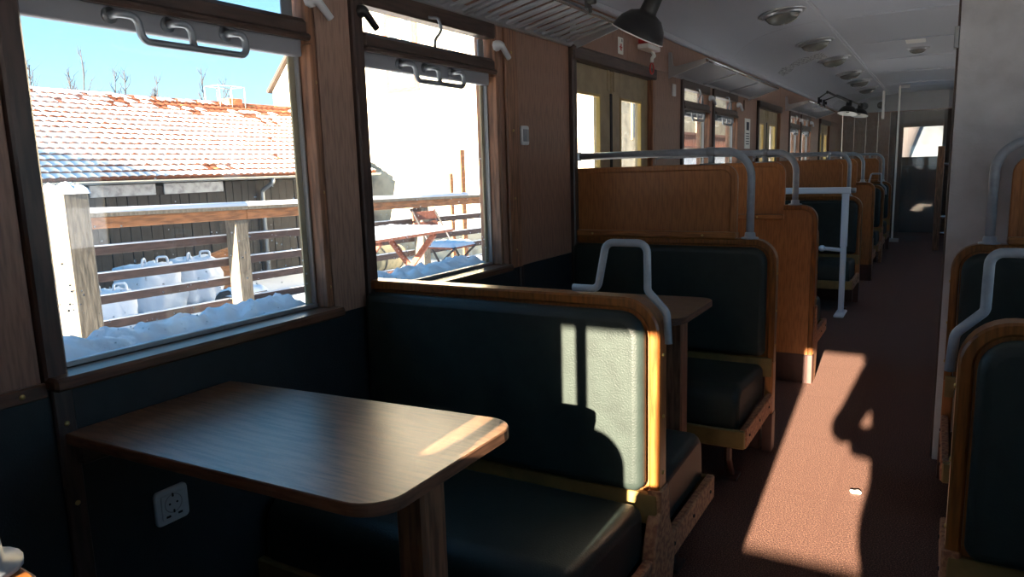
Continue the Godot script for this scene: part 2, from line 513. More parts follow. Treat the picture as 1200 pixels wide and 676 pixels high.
func wood_table(zc: float, label: String) -> void:
	var t := thing("dining_table", Vector3(-0.77, 0, zc), label, "table")
	var st := S()
	puff(st, rpoly([[0.003, -0.217, 0], [0.803, -0.190, 0.07], [0.803, 0.244, 0.06], [0.003, 0.190, 0]], 8), Transform3D(Basis(Vector3.RIGHT, Vector3.FORWARD, Vector3.UP), Vector3(XL, 0.727, zc)), 0.0215, 0.001)
	mesh("table_edge", st, M.table_edge, t)
	st = S()
	puff(st, rpoly([[0.003, -0.216, 0], [0.802, -0.189, 0.069], [0.802, 0.243, 0.059], [0.003, 0.189, 0]], 8), Transform3D(Basis(Vector3.RIGHT, Vector3.FORWARD, Vector3.UP), Vector3(XL, 0.7482, zc)), 0.0018, 0.0012)
	mesh("tabletop", st, M.table, t)
	st = S()
	bx(st, -0.812, -0.748, 0.0, 0.727, zc - 0.045, zc + 0.025, 0.006)
	mesh("leg", st, M.post_wood, t)
	st = S()
	bx(st, XL + 0.002, XL + 0.03, 0.68, 0.727, zc - 0.18, zc + 0.2, 0.003)
	mesh("wall_cleat", st, M.dark_wood_z, t)

func window(called: String, za: float, zb: float, s: int, label: String, deco: int) -> void:
	var xw := XL if s > 0 else XR
	var t := setting(called, Vector3(xw, 0.86, (za + zb) * 0.5), label)
	var ix := func(v: float) -> float: return xw + s * v      # + into the room, - outwards
	var st := S()
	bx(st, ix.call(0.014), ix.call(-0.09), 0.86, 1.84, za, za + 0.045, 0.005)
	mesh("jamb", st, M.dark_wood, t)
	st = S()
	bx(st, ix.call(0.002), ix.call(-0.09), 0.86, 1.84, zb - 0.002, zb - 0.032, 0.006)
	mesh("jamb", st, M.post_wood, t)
	st = S()
	bx(st, ix.call(0.012), ix.call(-0.05), 0.872, 1.60, zb + 0.004, zb - 0.012, 0.003)
	mesh("glazing_stop", st, M.post_wood, t)
	st = S()
	bx(st, ix.call(0.012), ix.call(-0.036), 1.738, 1.80, zb, za, 0.004)
	bx(st, ix.call(-0.036), ix.call(-0.048), 1.742, 1.84, zb, za)
	mesh("head_rail", st, M.dark_wood_z, t)
	st = S()
	bx(st, ix.call(0.012), ix.call(-0.06), 1.612, 1.664, zb, za, 0.012)
	bx(st, ix.call(0.02), ix.call(0.0), 1.606, 1.624, zb, za, 0.006)
	mesh("transom", st, M.dark_wood_z, t)
	st = S()
	bx(st, ix.call(-0.022), ix.call(-0.045), 1.568, 1.614, zb, za, 0.003)
	mesh("sash_rail", st, M.sash_grey, t)
	st = S()
	bx(st, ix.call(0.048), ix.call(-0.06), 0.845, 0.872, zb - 0.03, za + 0.045, 0.006)
	mesh("sill_board", st, M.sill_wood, t)
	st = S()
	bx(st, ix.call(-0.03), ix.call(-0.046), 0.872, 0.884, zb, za, 0.002)
	bx(st, ix.call(-0.03), ix.call(-0.046), 0.884, 1.568, zb + 0.004, zb + 0.012, 0.002)
	mesh("glazing_bead", st, M.alu, t)
	st = S()
	bx(st, ix.call(-0.046), ix.call(-0.052), 0.875, 1.575, zb, zb + 0.03)
	mesh("rubber_seal", st, M.cream, t)
	st = S()
	bx(st, ix.call(-0.040), ix.call(-0.044), 0.88, 1.575, zb, za)
	var lower := mesh("pane", st, M.glass, t)
	st = S()
	bx(st, ix.call(-0.040), ix.call(-0.044), 1.66, 1.742, zb, za)
	mesh("pane", st, M.glass, t)
	# the pull bar along the top of the sash
	var zm := (za + zb) * 0.5 + 0.03
	st = S(1)
	var y0 := 1.592
	var hx: float = ix.call(0.012)
	var hw := 0.145
	tube(st, bend([[Vector3(ix.call(-0.02), y0, zm + hw)], [Vector3(hx, y0, zm + hw), 0.012], [Vector3(hx, y0, zm + hw - 0.04), 0.02], [Vector3(hx, y0 - 0.05, zm + hw - 0.05), 0.02], [Vector3(hx, y0 - 0.05, zm - hw - 0.035), 0.02], [Vector3(hx, y0, zm - hw - 0.03), 0.018], [Vector3(hx, y0, zm - hw), 0.012], [Vector3(ix.call(-0.02), y0, zm - hw)]]), 0.0085, 8)
	tube(st, bend([[Vector3(ix.call(-0.02), y0, zm + 0.01)], [Vector3(hx, y0, zm + 0.01), 0.012], [Vector3(hx, y0, zm - 0.025), 0.02], [Vector3(hx, y0 - 0.05, zm - 0.03)]]), 0.0085, 8)
	for k in [hw, 0.01, -hw]:
		lathe(st, [[0.0, 0.0], [0.017, 0.0], [0.017, 0.005], [0.0, 0.006]], Transform3D(Basis(Vector3.BACK, Vector3(s, 0, 0), Vector3.UP), Vector3(ix.call(-0.022), y0, zm + k)), 14)
	mesh("pull_bar", st, M.zinc, t)
	# catches at both ends of the tilting light
	for k in ([1, -1] if deco > 0 else [-1]):
		st = S(1)
		var zk := zb - 0.016 if k < 0 else za + 0.01
		tube(st, bend([[Vector3(ix.call(0.0), 1.715, zk)], [Vector3(ix.call(0.028), 1.715, zk), 0.012], [Vector3(ix.call(0.034), 1.67, zk - 0.045)]]), 0.021, 8, 0.010)
		mesh("catch_lever", st, M.plastic if k < 0 else M.black, t)
	if deco != 1:
		st = S(1)
		var zq := (za + zb) * 0.5 + 0.02
		var yy := 1.75
		tube(st, bend([[Vector3(ix.call(0.012), yy, zq + 0.03)], [Vector3(ix.call(0.03), yy, zq), 0.012], [Vector3(ix.call(0.03), yy - 0.035, zq - 0.02), 0.02], [Vector3(ix.call(0.025), yy - 0.07, zq + 0.015), 0.02], [Vector3(ix.call(0.02), yy - 0.095, zq + 0.012)]]), 0.005, 8)
		mesh("stay_hook", st, M.zinc, t)
	st = S()
	puff(st, rpoly([[zb + 0.012, 1.664, 0.01], [zb + 0.05, 1.664, 0.012], [zb + 0.05, 1.738, 0.012], [zb + 0.012, 1.738, 0.01]], 3), Transform3D(Basis(Vector3.BACK, Vector3.UP, Vector3(s, 0, 0)), Vector3(ix.call(-0.04), 0, 0)), 0.004)
	mesh("corner_plate", st, M.zinc, t)
	screws([Vector3(ix.call(0.002), 0.93, zb - 0.017), Vector3(ix.call(0.002), 1.2, zb - 0.017), Vector3(ix.call(0.002), 1.5, zb - 0.017)], Vector3(s, 0, 0), t)
	if deco > 0:   # flecks of snow stuck to the outside of the pane
		st = S(1)
		rng.seed = 71 + int(absf(za) * 100)
		for i in 150:
			var y := 0.885 + absf(rng.randfn(0, 0.14))
			if y > 1.3: continue
			var r := rng.randf_range(0.0006, 0.0022)
			var z := rng.randf_range(zb + 0.02, za - 0.01)
			lathe(st, [[r * 1.2, 0.0], [r, r], [0.0, r * 1.4]], Transform3D(Basis(Vector3.BACK, Vector3(-s, 0, 0), Vector3.UP), Vector3(ix.call(-0.0442), y, z)), 5)
		mesh("snow_flecks", st, M.snow_fine, t, "stuff")

func folding_door(called: String, za: float, zb: float, s: int, label: String) -> void:
	var xw := XL if s > 0 else XR
	var t := setting(called, Vector3(xw, 0, (za + zb) * 0.5), label)
	var ix := func(v: float) -> float: return xw + s * v
	var st := S()
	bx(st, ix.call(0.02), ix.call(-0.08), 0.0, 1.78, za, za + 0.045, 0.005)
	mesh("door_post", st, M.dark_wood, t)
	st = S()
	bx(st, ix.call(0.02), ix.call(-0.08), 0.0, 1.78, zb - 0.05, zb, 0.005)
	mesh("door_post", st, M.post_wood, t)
	st = S()
	bx(st, ix.call(0.03), ix.call(-0.08), 1.735, 1.80, zb - 0.05, za + 0.045, 0.008)
	mesh("lintel", st, M.dark_wood_z, t)
	var mid := (za + zb) * 0.5 + 0.04
	var leaves := [[za, mid + 0.008], [mid - 0.008, zb]]
	for i in 2:
		var a: float = leaves[i][0]
		var b: float = leaves[i][1]
		var ga := a - (0.045 if i == 0 else 0.12)
		var gb := b + (0.135 if i == 0 else 0.11)
		st = S()
		bx(st, ix.call(-0.012), ix.call(-0.05), 0.0, 1.735, ga, a, 0.004)
		bx(st, ix.call(-0.012), ix.call(-0.05), 0.0, 1.735, b, gb, 0.004)
		bx(st, ix.call(-0.012), ix.call(-0.05), 0.0, 0.75, gb, ga, 0.0)
		bx(st, ix.call(-0.012), ix.call(-0.05), 1.605, 1.735, gb, ga, 0.0)
		var leaf := mesh("door_leaf", st, M.cream, t)
		st = S()
		bx(st, ix.call(-0.028), ix.call(-0.032), 0.745, 1.61, gb - 0.005, ga + 0.005)
		mesh("pane", st, M.glass, leaf)
		st = S()
		for e in [[ga, ga - 0.012], [gb + 0.012, gb]]: bx(st, ix.call(-0.008), ix.call(-0.03), 0.75, 1.605, e[1], e[0], 0.002)
		bx(st, ix.call(-0.008), ix.call(-0.03), 1.593, 1.607, gb, ga, 0.002)
		mesh("glazing_bead", st, M.brass, leaf)
		st = S()
		bx(st, ix.call(-0.006), ix.call(-0.014), 1.63, 1.735, mid + (0.03 if i == 0 else -0.05), mid + (0.05 if i == 0 else -0.03), 0.003)
		mesh("latch_plate", st, M.cream, leaf)
	st = S()
	bx(st, ix.call(-0.008), ix.call(-0.045), 0.0, 1.62, mid - 0.016, mid + 0.016, 0.004)
	mesh("rubber_seal", st, M.rubber, t)

func wall_side(called: String, s: int, openings: Array, z_end: float) -> Node3D:
	var xw := XL if s > 0 else XR
	var t := setting(called, Vector3(xw, 0, (ZB + z_end) * 0.5))
	var ix := func(v: float) -> float: return xw + s * v
	var core := S()
	var z := ZB
	var gaps := []
	for o in openings:
		bx(core, ix.call(-0.008), ix.call(-0.09), -0.1, 2.4, o[1], z)
		gaps.append([z, o[1]])
		z = o[2]
		bx(core, ix.call(-0.008), ix.call(-0.09), 1.83 if o[0] == "w" else 1.775, 2.4, o[2], o[1])
		if o[0] == "w":
			bx(core, ix.call(-0.008), ix.call(-0.09), -0.1, 0.848, o[2], o[1])
	bx(core, ix.call(-0.008), ix.call(-0.09), -0.1, 2.4, z_end, z)
	gaps.append([z, z_end])
	mesh("wall_core", core, M.panel, t)
	var n := 0
	for g in gaps:
		var wide: bool = g[0] - g[1] > 0.3
		var st := S()
		bx(st, ix.call(-0.008), xw, 0.846, 1.80, g[1] + 0.002, g[0] - 0.002, 0.002)
		mesh("wood_panel", st, M.panel if wide else M.panel_light, t)
		st = S()
		bx(st, ix.call(-0.008), ix.call(-0.002), 0.0, 0.846, g[1], g[0])
		mesh("wainscot_panel", st, M.wainscot, t)
	for o in openings:
		if o[0] == "w":
			var st := S()
			bx(st, ix.call(-0.008), ix.call(-0.002), 0.0, 0.846, o[2], o[1])
			mesh("wainscot_panel", st, M.wainscot, t)
	# boards over the windows and doors, up to the ceiling edge
	var cuts := [ZB, -0.25, -0.9, -2.05, -3.2, -3.86, -4.28, -5.6, -7.15, -8.2, -9.6, -11.1, -12.2, z_end]
	for i in cuts.size() - 1:
		if cuts[i] <= z_end: break
		var st := S()
		bx(st, ix.call(-0.008), xw, 1.803, 2.05, maxf(z_end, cuts[i + 1]) + 0.0015, cuts[i] - 0.0015, 0.002)
		mesh("upper_panel", st, M.panel, t)
	return t

func rack(za: float, zb: float, pitch: float, label: String) -> void:
	var t := thing("luggage_rack", Vector3(XL, 1.80, (za + zb) * 0.5), label, "luggage rack")
	var a := Vector3(XL + 0.012, 1.806, 0)
	var b := Vector3(XL + 0.245, 1.862, 0)
	var up := Vector3(0, 1, 0)
	var st := S()
	bx(st, XL, XL + 0.016, 1.79, 1.826, zb, za, 0.004)
	mesh("wall_rail", st, M.alu, t)
	st = S(1)
	rod(st, Vector3(b.x, b.y, za), Vector3(b.x, b.y, zb), 0.0105, 12)
	mesh("front_rail", st, M.chrome, t)
	var n := int((za - zb) / pitch)
	for i in range(1, n):
		var z := za - (za - zb) * i / n
		st = S()
		bar(st, Vector3(a.x, a.y, z), Vector3(b.x, b.y - 0.004, z), pitch * 0.42, 0.011, 0.003, up)
		mesh("slat", st, M.sash_grey, t)
	for z in [za - 0.006, zb + 0.006]:
		st = S()
		puff(st, rpoly([[XL, 1.775, 0], [XL + 0.25, 1.85, 0.006], [XL + 0.25, 1.876, 0.008], [XL + 0.03, 1.84, 0.02], [XL + 0.02, 1.93, 0.008], [XL, 1.93, 0.004]], 3), Transform3D(Basis.IDENTITY, Vector3(0, 0, z - 0.004)), 0.008)
		mesh("end_bracket", st, M.alu, t)
	for k in [1, 2]:
		var z := lerpf(za, zb, k / 3.0)
		st = S()
		bar(st, Vector3(a.x, a.y - 0.012, z), Vector3(b.x, b.y - 0.014, z), 0.02, 0.012, 0.002)
		mesh("cross_bar", st, M.alu, t)

func clamp_lamp(clip: Vector3, elbow: Vector3, head: Vector3, tilt: Vector3, label: String) -> void:
	var t := thing("clamp_lamp", clip, label, "lamp")
	var ax := tilt.normalized()                    # the way the lamp shines
	var x := ax.cross(Vector3.BACK).normalized()
	var tr := Transform3D(Basis(x, -ax, x.cross(-ax)), head)
	var st := S(1)
	lathe(st, [[0.0, 0.145], [0.028, 0.145], [0.033, 0.138], [0.035, 0.082], [0.037, 0.074], [0.068, 0.06], [0.096, 0.028], [0.11, -0.006], [0.114, -0.02]], tr, 32)
	mesh("shade", st, M.black, t)
	st = S(1)
	lathe(st, [[0.112, -0.021], [0.107, -0.006], [0.092, 0.026], [0.064, 0.055], [0.0, 0.066]], tr, 32)
	lathe(st, [[0.114, -0.019], [0.116, -0.021], [0.114, -0.024], [0.111, -0.021]], tr, 32)
	mesh("shade_lining", st, M.lamp_white, t)
	st = S(1)
	lathe(st, [[0.0, -0.012], [0.018, -0.006], [0.026, 0.012], [0.02, 0.03], [0.012, 0.05], [0.0, 0.05]], tr, 16)
	mesh("bulb", st, M.frosted, t)
	st = S(1)
	var neck := tr * Vector3(0, 0.12, 0)
	rod(st, elbow, neck, 0.007)
	rod(st, elbow + Vector3(0, 0.012, 0.02), neck + Vector3(0, 0.012, 0.02), 0.005)
	rod(st, clip + Vector3(0, 0.03, 0), elbow, 0.007)
	blob(st, elbow, Vector3.ONE * 0.016, 0.0, 1, 8)
	mesh("arm", st, M.black, t)
	st = S(1)
	rod(st, clip + Vector3(0, -0.03, 0), clip + Vector3(0, 0.04, 0), 0.013)
	box(st, clip + Vector3(0.018, 0, 0), Vector3(0.03, 0.035, 0.028), 0.004)
	rod(st, clip + Vector3(0.01, -0.05, 0), clip + Vector3(0.01, -0.025, 0), 0.007)
	mesh("clamp", st, M.black, t)

func ceiling_y(x: float) -> float:
	var u := clampf(absf(x + 0.2625) / 1.2425, 0.0, 1.0)
	return 2.285 - 0.10 * u * u - 0.17 * pow(u, 9.0)

func ceiling_light(x: float, z: float, k: float, label: String, group: String) -> void:
	var y := ceiling_y(x) + 0.004
	var t := thing("ceiling_light", Vector3(x, y, z), label, "ceiling light", group)
	var slope := (ceiling_y(x + 0.02) - ceiling_y(x - 0.02)) / 0.04
	var yy := Vector3(slope, -1, 0).normalized()
	var tr := Transform3D(Basis(yy.cross(Vector3.BACK) * k, yy * k, Vector3.BACK * k), Vector3(x, y, z))
	if tr.basis.determinant() < 0: tr.basis.x = -tr.basis.x
	var st := S(1)
	lathe(st, [[0.0, 0.0], [0.158, 0.0], [0.158, 0.012], [0.146, 0.022], [0.141, 0.008], [0.131, 0.008], [0.128, 0.03], [0.116, 0.036], [0.112, 0.02], [0.0, 0.018]], tr, 36)
	mesh("ring", st, M.alu, t)
	st = S(1)
	lathe(st, [[0.112, 0.02], [0.109, 0.04], [0.092, 0.062], [0.06, 0.078], [0.03, 0.084], [0.0, 0.086]], tr, 32)
	mesh("globe", st, M.frosted, t)
	st = S(1)
	lathe(st, [[0.0, 0.082], [0.012, 0.084], [0.012, 0.091], [0.0, 0.094]], tr, 12)
	mesh("cap_nut", st, M.alu, t)

func plate_tr(s: int, z: float, y: float, off := 0.0) -> Transform3D:   # a plate on a side wall: local x right, y up, z into the room
	var xw := XL if s > 0 else XR
	return Transform3D(Basis(Vector3.FORWARD * s, Vector3.UP, Vector3.RIGHT * s), Vector3(xw + s * off, y, z))

func rrect(w: float, h: float, r: float, cx := 0.0, cy := 0.0) -> PackedVector2Array:
	return rpoly([[cx - w / 2, cy - h / 2, r], [cx + w / 2, cy - h / 2, r], [cx + w / 2, cy + h / 2, r], [cx - w / 2, cy + h / 2, r]], 4)

func build_coach() -> void:
	# ---- floor, walls, ceiling
	var st := S()
	bx(st, XL - 0.09, XR + 0.09, -0.12, 0.0, ZF - 0.1, ZB + 0.1)
	tag(mesh("floor", st, M.carpet), "speckled red-brown floor covering along the gangway", "", "", "structure")
	var left := [["d", 0.78, -0.27], ["w", -0.725, -1.535], ["w", -1.675, -2.5], ["d", -3.13, -4.26], ["w", -4.805, -5.51], ["w", -5.575, -6.36], ["d", -7.1, -8.2], ["w", -8.755, -9.46], ["w", -9.525, -10.3], ["d", -11.05, -12.1]]
	var wl := wall_side("wall_left", 1, left, ZF)
	var right := left
	wall_side("wall_right", -1, right, ZF)
	# battens on the left wall
	st = S()
	bx(st, XL, XL + 0.012, 0.832, 0.862, -0.728, -0.33, 0.003)
	mesh("batten", st, M.sill_wood, wl)
	st = S()
	bx(st, XL - 0.002, XL + 0.01, 0.0, 0.846, -0.775, -0.735, 0.003)
	mesh("batten", st, M.dark_wood, wl)
	st = S()
	bx(st, XL, XL + 0.014, 0.846, 1.79, -2.63, -2.535, 0.004)
	mesh("batten", st, M.post_wood, wl)
	st = S()
	bx(st, XL - 0.002, XL + 0.008, 0.0, 0.846, -2.65, -2.62, 0.003)
	mesh("batten", st, M.dark_wood, wl)
	screws([Vector3(XL + 0.012, 0.847, -0.68), Vector3(XL + 0.010, 0.77, -0.755), Vector3(XL + 0.01, 0.6, -0.755), Vector3(XL + 0.014, 0.92, -2.58), Vector3(XL + 0.014, 1.13, -2.58), Vector3(XL + 0.014, 1.4, -2.58), Vector3(XL + 0.014, 1.7, -2.58)], Vector3.RIGHT, wl)
	# end walls
	var wb := setting("wall_back", Vector3(-0.26, 0, ZB))
	st = S()
	bx(st, XL, XR, -0.1, 0.86, ZB, ZB + 0.06)
	bx(st, XL, XR, SUN_TOP, 2.4, ZB, ZB + 0.06)
	bx(st, XL, SUN_L, 0.86, SUN_TOP, ZB, ZB + 0.06)
	bx(st, SUN_R, XR, 0.86, SUN_TOP, ZB, ZB + 0.06)
	mesh("wall_core", st, M.panel, wb)
	var we := setting("window_11", Vector3(-0.15, 0.86, ZB))
	st = S()
	bx(st, SUN_L - 0.03, SUN_R + 0.03, 0.83, 0.87, ZB - 0.02, ZB + 0.07, 0.004)
	bx(st, SUN_L - 0.03, SUN_R + 0.03, SUN_TOP, SUN_TOP + 0.035, ZB - 0.02, ZB + 0.07, 0.004)
	bx(st, SUN_L - 0.035, SUN_L, 0.86, SUN_TOP, ZB - 0.02, ZB + 0.07, 0.004)
	bx(st, SUN_R, SUN_R + 0.035, 0.86, SUN_TOP, ZB - 0.02, ZB + 0.07, 0.004)
	mesh("frame", st, M.dark_wood, we)
	st = S()
	bx(st, SUN_L, SUN_R, 0.86, SUN_TOP, ZB + 0.03, ZB + 0.034)
	mesh("pane", st, M.glass, we)
	# the far end: boards and a door with a window
	var wf := setting("wall_far", Vector3(-0.26, 0, ZF))
	var edges := [XL, -1.32, -1.14, -0.96, -0.78]
	for i in edges.size() - 1:
		st = S()
		bx(st, edges[i] + 0.002, edges[i + 1] - 0.002, 0.0, 2.4, ZF, ZF - 0.05, 0.003)
		mesh("board", st, M.panel, wf)
	st = S()
	bx(st, -0.78, XR, 1.98, 2.4, ZF, ZF - 0.05)
	bx(st, 0.12, XR, 0.0, 1.98, ZF, ZF - 0.05)
	mesh("wall_core", st, M.panel, wf)
	st = S()
	bx(st, XL, XR, 1.99, 2.4, ZF + 0.004, ZF, 0.0)
	mesh("header_panel", st, M.ceiling, wf)
	for x in [-1.18, -0.93]:
		st = S(1)
		lathe(st, [[0.06, 0.0], [0.06, 0.01], [0.045, 0.012], [0.0, 0.008]], Transform3D(Basis(Vector3.RIGHT, Vector3.BACK, Vector3.DOWN), Vector3(x, 2.1, ZF + 0.004)), 20)
		mesh("vent", st, M.black, wf)
	var fd := setting("door_4", Vector3(-0.33, 0, ZF))
	st = S()
	bx(st, -0.78, -0.58, 0.0, 1.98, ZF - 0.01, ZF - 0.05, 0.004)
	bx(st, -0.02, 0.12, 0.0, 1.98, ZF - 0.01, ZF - 0.05, 0.004)
	bx(st, -0.58, -0.02, 1.72, 1.98, ZF - 0.01, ZF - 0.05, 0.004)
	bx(st, -0.58, -0.02, 1.10, 1.24, ZF - 0.01, ZF - 0.05, 0.004)
	mesh("door_frame", st, M.dark_wood, fd)
	st = S()
	bx(st, -0.58, -0.02, 0.0, 1.10, ZF - 0.015, ZF - 0.045, 0.004)
	mesh("lower_panel", st, M.wainscot, fd)
	st = S()
	bx(st, -0.58, -0.02, 1.24, 1.72, ZF - 0.03, ZF - 0.034)
	mesh("pane", st, M.glass, fd)
	# ceiling: a closed shell and the painted panels under it, with a raised strip along each side
	var ce := setting("ceiling", Vector3(-0.2625, 2.28, (ZB + ZF) * 0.5))
	st = S()
	bx(st, XL - 0.09, XR + 0.09, 2.34, 2.42, ZF - 0.1, ZB + 0.1)
	mesh("roof_core", st, M.rubber, ce)
	var spans := [[XL, -0.858], [-0.802, 0.277], [0.333, XR]]
	var cut_l := [ZB, -1.25, -3.4, -6.05, -8.6, -11.2, ZF]
	var cut_m := [ZB, -1.7, -3.2, -4.7, -6.16, -7.62, -8.95, -10.4, -12.0, ZF]
	for i in 3:
		var cuts: Array = cut_m if i == 1 else cut_l
		for k in cuts.size() - 1:
			st = S(1)
			var n := 22 if i != 1 else 12
			var poly := PackedVector2Array()
			for j in n + 1:
				var x := lerpf(spans[i][0], spans[i][1], float(j) / n)
				poly.append(Vector2(x, ceiling_y(x)))
			for j in n:
				quad(st, Vector3(poly[j].x, poly[j].y, cuts[k] - 0.002), Vector3(poly[j].x, poly[j].y, cuts[k + 1] + 0.002), Vector3(poly[j + 1].x, poly[j + 1].y, cuts[k + 1] + 0.002), Vector3(poly[j + 1].x, poly[j + 1].y, cuts[k] - 0.002))
				quad(st, Vector3(poly[j + 1].x, 2.35, cuts[k] - 0.002), Vector3(poly[j + 1].x, 2.35, cuts[k + 1] + 0.002), Vector3(poly[j].x, 2.35, cuts[k + 1] + 0.002), Vector3(poly[j].x, 2.35, cuts[k] - 0.002))
			mesh("ceiling_panel", st, M.ceiling, ce)
	for x in [-0.83, 0.305]:
		st = S()
		bx(st, x - 0.034, x + 0.034, ceiling_y(x) - 0.004, 2.345, ZF, ZB, 0.004)
		bx(st, x - 0.012, x + 0.012, ceiling_y(x) - 0.010, 2.345, ZF, ZB, 0.003)
		mesh("cover_strip", st, M.ceiling, ce)
	for z in cut_m.slice(1, cut_m.size() - 1):
		st = S()
		bx(st, -0.80, 0.275, ceiling_y(-0.26) - 0.012, 2.345, z - 0.014, z + 0.014, 0.004)
		mesh("cover_strip", st, M.ceiling, ce)
	for s in [1, -1]:
		st = S()
		bx(st, X(s, 0.0), X(s, 0.03), 2.0, 2.032, ZF, ZB, 0.006)
		bx(st, X(s, 0.0), X(s, 0.018), 2.036, 2.06, ZF, ZB, 0.004)
		mesh("cornice", st, M.ceiling, ce)
	st = S(1)   # a patch where the paint has flaked off
	for k in 8:
		var x0 := -1.44 + 0.05 * k
		var x1 := x0 + 0.05
		var w0 := 0.17 + 0.05 * sin(k * 1.9)
		var w1 := 0.17 + 0.05 * sin((k + 1) * 1.9)
		quad(st, Vector3(x0, ceiling_y(x0) - 0.002, -7.85 + w0), Vector3(x0, ceiling_y(x0) - 0.002, -7.85 - w0), Vector3(x1, ceiling_y(x1) - 0.002, -7.85 - w1), Vector3(x1, ceiling_y(x1) - 0.002, -7.85 + w1))
	mesh("flaked_patch", st, M.flaked, ce)
	st = S(1)
	for k in 6:
		var z0 := -2.3 - 0.25 * k
		quad(st, Vector3(-1.17, ceiling_y(-1.17) - 0.0015, z0), Vector3(-1.17, ceiling_y(-1.17) - 0.0015, z0 - 0.25), Vector3(-1.0, ceiling_y(-1.0) - 0.0015, z0 - 0.25), Vector3(-0.98, ceiling_y(-0.98) - 0.0015, z0))
	mesh("flaked_patch", st, M.flaked, ce)
	# ---- windows and doors
	window("window_1", -0.77, -1.503, 1, "large left window with a view of the snowy tiled roof", 1)
	window("window_2", -1.72, -2.468, 1, "left window looking out on the snow-covered garden table", 2)
	window("window_3", -4.85, -5.478, 1, "", 0)
	window("window_4", -5.62, -6.328, 1, "", 0)
	window("window_5", -8.80, -9.428, 1, "", 0)
	window("window_6", -9.57, -10.268, 1, "", 0)
	window("window_7", -0.77, -1.503, -1, "", 0)
	window("window_8", -1.72, -2.468, -1, "", 0)
	for i in 4: window("window_%d" % (12 + i), [-4.85, -5.62, -8.80, -9.57][i], [-5.478, -6.328, -9.428, -10.268][i], -1, "", 0)
	folding_door("door_7", -7.145, -8.15, -1, "")
	folding_door("door_8", -11.095, -12.05, -1, "")
	folding_door("door_9", -3.175, -4.21, -1, "")
	folding_door("door_1", -3.175, -4.21, 1, "cream folding door beyond the first handrail")
	folding_door("door_2", -7.145, -8.15, 1, "cream folding door further down the coach")
	folding_door("door_3", -11.095, -12.05, 1, "")
	folding_door("door_5", 0.735, -0.22, 1, "")
	folding_door("door_6", 0.735, -0.22, -1, "")
	# ---- the grey compartment on the right
	var gw := setting("wall_compartment", Vector3(0.5, 0, -5.5), "plain grey wall closing the right side of the coach")
	st = S()
	bx(st, 0.03, XR, 0.0, 2.34, -3.42, -3.36, 0.002)
	bx(st, 0.045, 0.09, 0.0, 2.34, -4.9, -3.42)
	bx(st, 0.045, XR, 0.0, 2.34, -4.96, -4.9)
	mesh("wall_core", st, M.grey_wall, gw)
	st = S()
	bx(st, 0.022, 0.034, 0.0, 2.34, -3.425, -3.385, 0.002)
	mesh("corner_strip", st, M.dark_wood, gw)
	st = S()
	bx(st, 0.012, 0.03, 1.655, 1.735, -3.43, -3.37, 0.003)
	mesh("hinge", st, M.zinc, gw)

